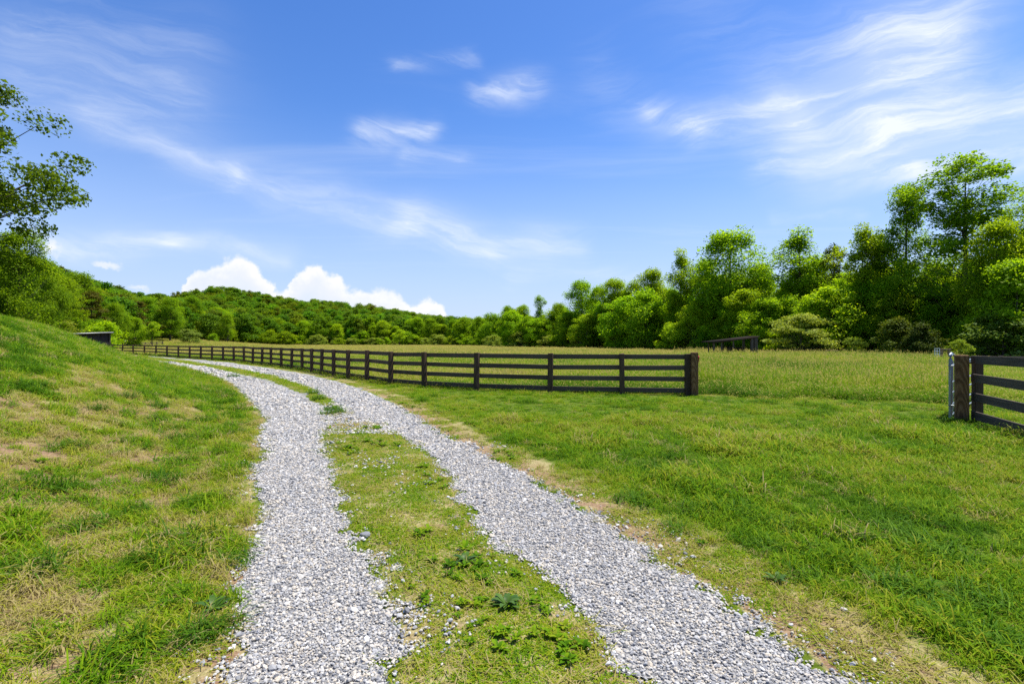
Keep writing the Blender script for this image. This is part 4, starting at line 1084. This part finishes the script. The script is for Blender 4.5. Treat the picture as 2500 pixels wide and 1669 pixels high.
for px, py, dd, kd, wd, tn, lab, cat in [
    (1955, 770, -6, 'layered', 1.0, (.95, 1, .8), 'pale yellow green shrub with flat tiers right of the run in shed', 'shrub'),
    (2185, 778, -8, 'juniper', 1.25, (1.35, 1.25, .9), 'bright topped juniper, left of the pair near the lattice', 'juniper'), (2250, 790, -9, 'juniper', 1.2, (.85, .85, .8), 'dark dense juniper, right of the pair near the lattice', 'juniper'),
    (2342, 832, -12, 'pale', 1.05, (.75, .9, .35), 'small yellow bush behind the tube gate', 'bush'), (2450, 772, -6, 'pale', 1.3, (.45, .6, .45), 'grey green spreading bush behind the right hand fence', 'bush'),
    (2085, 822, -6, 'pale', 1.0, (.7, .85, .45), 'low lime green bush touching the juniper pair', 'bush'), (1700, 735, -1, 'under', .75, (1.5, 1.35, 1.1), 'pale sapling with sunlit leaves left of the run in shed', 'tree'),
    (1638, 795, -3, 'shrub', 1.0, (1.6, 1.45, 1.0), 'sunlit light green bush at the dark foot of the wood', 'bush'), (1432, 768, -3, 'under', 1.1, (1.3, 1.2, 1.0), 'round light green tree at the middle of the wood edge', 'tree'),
    (1270, 812, -3, 'pale', 1.2, (.95, 1, .7), 'pale flowering bush at the far corner of the field', 'bush'), (1340, 820, -3, 'pale', 1.2, (.9, .95, .8), 'cream flowering bush, second from the far field corner', 'bush'), (1412, 815, -3, 'pale', .8, (.95, 1, .6), 'narrow pale bush below the round light green tree', 'bush')]:
    u = (px-CX)/FPX; Yt = float(wood_Y(u))+dd; x = u*Yt
    plant(kd, px, x, Yt, max(1.6, top_h(py, x, Yt)), lab, cat, None, tn, wd, cat if cat != 'tree' else 'small_tree')

# -- hillside forest: one mass of crowns
def lod(name, n, Ht, **kw): 
    return [tree_mesh(900+sum(map(ord, name))*3+k, Ht, limb=False, leafmat=M['leaf_far'], **kw)[1] for k in range(n)]
lods = lod('hill oak', 5, 13, cb=1.5, cr=4.6, ncl=50, clr=1.7, nleaf=4600, leaf=.46, shape='oak', trunk_r=.2, flatz=.62)+lod('hill pine', 2, 14, cb=2, cr=3.4, ncl=50, clr=1.3, nleaf=3000, leaf=.45, shape='cone', trunk_r=.2, flatz=.7)
hs_src = [source(f'hill crown {k}', me, None) for k, me in enumerate(lods)]
Xh, Yh = [], []
cell = 6.4
cand = []
for yb in np.arange(100, 470, cell):
    us = np.arange(-1.35*yb, .14*yb, cell); xx = us+rng.uniform(-2.9, 2.9, len(us)); yv = yb+rng.uniform(-2.9, 2.9, len(us))
    cand.append(np.stack([xx, yv], 1))
cand = np.concatenate(cand); u = cand[:, 0]/cand[:, 1]; y0 = np.interp(u, Y0U, Y0V)
keep = (cand[:, 1] > y0+14) & (cand[:, 1] < y0+215) & (u > -1.32) & (u < .12)
X, Y = cand[keep].T
npn = fbm(X, Y, .03, 2, 71); isp = (rng.uniform(0, 1, len(X)) < .03+.12*sstep(.55, .75, npn)) & (X/Y < -.3)
b = np.clip(rng.normal(1.06, .18, len(X)), .6, 1.6)
tc_ = np.column_stack([b*np.clip(rng.normal(1.0, .18, len(X)), .6, 1.6), b, b*np.clip(rng.normal(.95, .15, len(X)), .5, 1.4)])
tc_[isp] = np.array([1.05, .72, .75])*np.clip(rng.normal(.95, .12, (isp.sum(), 1)), .6, 1.3)
sch = rng.uniform(.66, 1.15, len(X))
og = scatter('hillside_forest', np.column_stack([X, Y, ground_z(X, Y, False)-.5]), np.column_stack([rng.normal(0, .05, len(X)), rng.normal(0, .05, len(X)), rng.uniform(0, 6.28, len(X))]),
             np.column_stack([sch*rng.uniform(.85, 1.2, len(X)), sch*rng.uniform(.85, 1.2, len(X)), sch]), np.where(isp, rng.integers(5, 7, len(X)), rng.integers(0, 5, len(X))), hs_src, colattr={'tcol': tc_})
tag(og, 'dense green broadleaf forest covering the long low hill behind the pasture', 'forest', kind='stuff')

# -- trees one can tell apart in front of the hill
for k in range(34):
    px = 455+(k+rng.uniform(0, 1))*765/34; u = (px-CX)/FPX; Yt = float(wood_Y(u))+rng.uniform(3, 16); x = u*Yt
    tn = rt_(.19); hh = rng.uniform(8, 13); ww = rng.uniform(.9, 1.2)
    plant('oak' if k % 3 else 'under', k, x, Yt, hh, f"{hue(tn)} {'tall' if hh > 10.5 else 'short'} {'wide' if ww > 1.05 else 'narrow'} tree in the front row below the wooded hill", group='front row below the wooded hill', tint=tn, wide=ww)
for k in range(44):
    px = 500+(k+rng.uniform(0, 1))*720/44; u = (px-CX)/FPX; Yt = float(wood_Y(u))+rng.uniform(-5, 3); x = u*Yt
    pale = rng.uniform() < (.65 if px > 780 else .35)
    plant('pale' if pale else 'shrub', k, x, Yt, rng.uniform(3.0, 6.2)*(1 if not pale else .85), 'pale blossoming bush lining the far edge of the pasture' if pale else 'green bush lining the far edge of the pasture', 'bush',
          'pale bushes lining the far pasture edge' if pale else 'green bushes lining the far pasture edge', rt_(.12) if not pale else (.85, .95, .7), rng.uniform(1.0, 1.5), 'bush')
left_trees = [  # px, top, Y, kind, width, tint, label
    (40, 566, 62, 'oak', .85, (1.02, 1.0, .9), 'tall sunlit tree rising above the crest of the grassy bank'),
    (-70, 540, 60, 'oak', 1.0, (.95, .95, .9), None), (110, 640, 74, 'oak', .7, (.9, .92, .9), None),
    (12, 680, 78, 'tall', 1.0, (.9, 1, .9), None), (70, 665, 90, 'oak', .9, (.8, .95, .9), None), (140, 676, 92, 'oak', .95, (1.2, 1.1, .9), 'yellow green dome shaped tree left of the brown pine'),
    (190, 668, 120, 'oak', .8, (1.05, 1.05, .9), None), (225, 712, 104, 'pine', 1.0, (1.25, .85, .8), 'brown tinged pine behind the dark shed roof'),
    (212, 684, 150, 'pine', .7, (.7, .75, .8), None), (300, 722, 150, 'pine', .75, (1.3, .78, .9), 'reddish brown pine on the skyline behind the shed'), (338, 735, 140, 'pine', 1.1, (1.2, .8, .8), 'brown needled pine above the round orchard tree'),
    (285, 742, 118, 'oak', .9, (1.12, 1.1, 1.0), 'soft light green tree right of the shed roof'), (255, 720, 135, 'oak', .9, (.95, 1, .9), None), (360, 728, 175, 'oak', .9, (.9, 1, .9), None),
    (415, 728, 170, 'oak', 1.0, (1.05, 1.1, .95), 'large full tree above the bright green knoll'), (470, 725, 215, 'oak', .9, (.9, 1, .9), None), (555, 765, 205, 'oak', .75, (1.35, 1.3, 1.1), 'light green upright tree standing proud of the hill foot'),
    (30, 760, 86, 'under', 1.2, (.85, .95, .9), None), (100, 765, 84, 'under', 1.2, (1.0, 1.05, .9), None), (170, 775, 95, 'under', 1.2, (.9, 1, .9), None), (235, 780, 100, 'under', 1.2, (.75, .9, .85), None), (60, 745, 80, 'under', 1.1, (1.1, 1.1, .9), None)]
for i, (px, py, Yt, kd, wd, tn, lab) in enumerate(left_trees):
    tn = tuple(.88*q for q in tn); x = at(px, Yt); plant(kd, i+1, x, Yt, top_h(py, x, Yt), lab or f"{hue(tn)} {dict(under='low', oak='broad', tall='slim', pine='needled')[kd]} tree {'above the crest of the bank' if px < 150 else 'behind the dark shed' if px < 280 else 'above the far rail fence'}", group=None if lab else ('small trees behind the bank' if kd == 'under' else 'trees behind the bank'), tint=tn, wide=wd, name='pine_tree' if kd == 'pine' else 'tree')
for px, py, Yt, kd, wd, tn, lab, cat in [(327, 776, 125, 'under', .95, (1.1, 1.1, .9), 'round dark leaved tree beside the far grey rail fence', 'tree'), (372, 787, 122, 'airy', .95, (1.3, 1.2, 1.1), 'small airy tree with visible forked stem on the far pasture', 'tree'),
        (462, 802, 150, 'pale', 1.25, (.6, .72, .6), 'dome shaped bush spotted with blossom on the far pasture', 'bush'), (160, 788, 88, 'pale', 1.2, (.75, .8, .5), 'pale blossoming shrub peeping over the shed roof', 'bush'), (250, 790, 96, 'shrub', 1.2, (1.5, 1.4, 1), 'light bush just above the shed roof', 'bush'),
        (520, 815, 190, 'shrub', 1.2, (1.0, 1.05, .9), 'compact dark bush right of the blossom spotted dome', 'bush'), (975, 805, 212, 'airy', 1.2, (1.5, 1.35, 1.1), 'small open tree standing alone before the far hedge', 'tree')]:
    x = at(px, Yt); plant(kd, px, x, Yt, top_h(py, x, Yt), lab, cat, None, tn, wd, cat)

# -- near tree whose boughs reach in over the bank
tr, cr = tree_mesh(4242, 11.8, cb=1.4, cr=7.2, ncl=230, clr=1.0, nleaf=230000, leaf=.135, shape='oak', trunk_r=.28, flatz=.55, droop=.10, gap=.5, along=True)
nx, ny = -27.7, 19.6
nt = empty('tree', (nx, ny, gz(nx, ny)-.1), 1.2)
tag(nt, 'big leafy tree reaching its boughs in over the grassy bank', 'tree')
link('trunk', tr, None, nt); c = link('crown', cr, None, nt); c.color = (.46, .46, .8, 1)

# ================================================================== TUSSOCKS AND WEEDS one can pick out
tus = [blades(150, .16, .14, .30, .0075, 1.3, 300+k, flat_=.22) for k in range(4)]
m, t = mat('tussock blades'); M['tussock'] = m
oc = t.node('ShaderNodeObjectInfo').outputs['Color']
rnd = t.attr('rnd').outputs['Fac']
leafy(t, t.mix(1.0, t.ramp(rnd, [(0, (.040, .100, .005)), (.5, (.070, .160, .007)), (1, (.14, .23, .012))]), oc, 'MULTIPLY'), .38, .55, .08)
for me in tus: me.materials.append(M['tussock'])
def tussock(px, py, s, lab, grp, col=(1, 1, 1)):
    x, y, z = hit(px, py)
    o = link('grass_tussock', random.choice(tus), None, loc=(x, y, z-.005), rot=(0, 0, random.uniform(0, 6.28)), scale=(s*random.uniform(1.0, 1.4), s, s*random.uniform(.8, 1.15)))
    o.color = (*col, 1)
    if 'bank' in grp:
        fd = float(foot_dist(np.array([x]), np.array([y]))[0])
        lab = f"{'big' if s > 1.15 else 'small' if s < .95 else 'medium'} dark green grass tussock {'beside the left gravel edge' if fd < .8 else 'low on the bank' if fd < 2.2 else 'high on the bank'}"
    elif 'lawn' in grp:
        fd = x-float(ev(R1, y))
        lab = f"{'big' if s > .95 else 'small' if s < .85 else 'medium'} lush grass tussock {'on the worn verge of the right track' if fd < 1.1 else 'on the lawn a stride off the drive' if fd < 2.4 else 'well out on the lawn'}"
    tag(o, lab, 'grass tussock', grp)
lab_l = 'dark green grass tussock growing on the bank'
for px, py, s in [(83, 945, 1.3), (300, 970, 1.2), (165, 1095, 1.1), (385, 995, 1.2), (510, 1000, 1.4), (480, 1030, 1.2), (430, 1075, 1.2), (470, 1320, 1.0), (430, 1370, 1.0), (575, 1370, .8), (490, 1225, .9), (200, 1290, 1.0), (330, 1250, 1.0), (390, 1180, 1.1), (80, 1400, 1.0), (470, 1570, .8), (520, 1540, .7), (290, 1600, .9), (545, 960, 1.5), (570, 920, 1.6), (235, 1000, 1.0), (120, 1200, 1.0), (420, 1130, 1.1)]:
    tussock(px, py, s, lab_l, 'grass tussocks on the bank', (.9, 1, .9))
for px, py, s in [(1630, 1173, 1.1), (1785, 1256, .9), (1678, 1250, .8), (1868, 1215, .9), (2040, 1370, .9), (2260, 1350, 1.1), (2320, 1380, 1.0), (1875, 1340, .7), (1965, 1410, .7), (1530, 1220, .9), (1655, 1292, .7), (1820, 1200, .8), (2100, 1320, 1.0), (2200, 1440, .9), (2280, 1520, .8), (2400, 1480, .9), (2200, 1300, 1.0), (2430, 1590, .8), (1560, 1230, .8), (1920, 1290, .8)]:
    tussock(px, py, s, 'lush green grass tussock on the lawn near the worn verge', 'grass tussocks on the lawn', (1.15, 1.2, 1))
for px, py, s in [(765, 960, 1.2), (778, 975, 1.1), (810, 1000, 1.1), (825, 1006, 1.1), (800, 1012, .9)]:
    tussock(px, py, s, 'small green tuft on the bare gravel between the tracks', 'tufts on the bare gravel', (1.0, 1.05, .9))
def weed(px, py, n, L, lab):
    x, y, z = hit(px, py); w = empty('broadleaf_weed', (x, y, z)); tag(w, lab, 'weed')
    for k in range(n):
        th = k*2.4+random.uniform(-.3, .3); l = L*random.uniform(.6, 1.2); wd = l*.17; el = random.uniform(.25, .75)
        V = []; 
        for i, (f, g) in enumerate(((0, .12), (.25, .7), (.55, 1), (.8, .65), (1, .05))):
            rr_ = l*f*math.cos(el*(1-.5*f)); zz = l*math.sin(el)*math.sin(f*2.0)*.8+.004
            for s_ in (-1, 0, 1): V.append((rr_, s_*wd*g, zz+(0 if s_ == 0 else .12*wd*g)))
        F = [(3*i+j, 3*i+3+j, 3*i+4+j, 3*i+1+j) for i in range(4) for j in range(2)]
        link('leaf', mesh_np('leaf', V, [np.array(F)], smooth=True), M['weed'], w, rot=(0, 0, th))
weed(1136, 1375, 22, .10, 'leafy broad weed at the near end of the grass strip'); weed(1236, 1480, 20, .10, 'dark broad leaved weed alone beside the right wheel track')
weed(1895, 1420, 11, .10, 'small broad leaved weed on the dry right verge'); weed(520, 1490, 12, .11, 'flat broad leaved weed on the dry left verge')
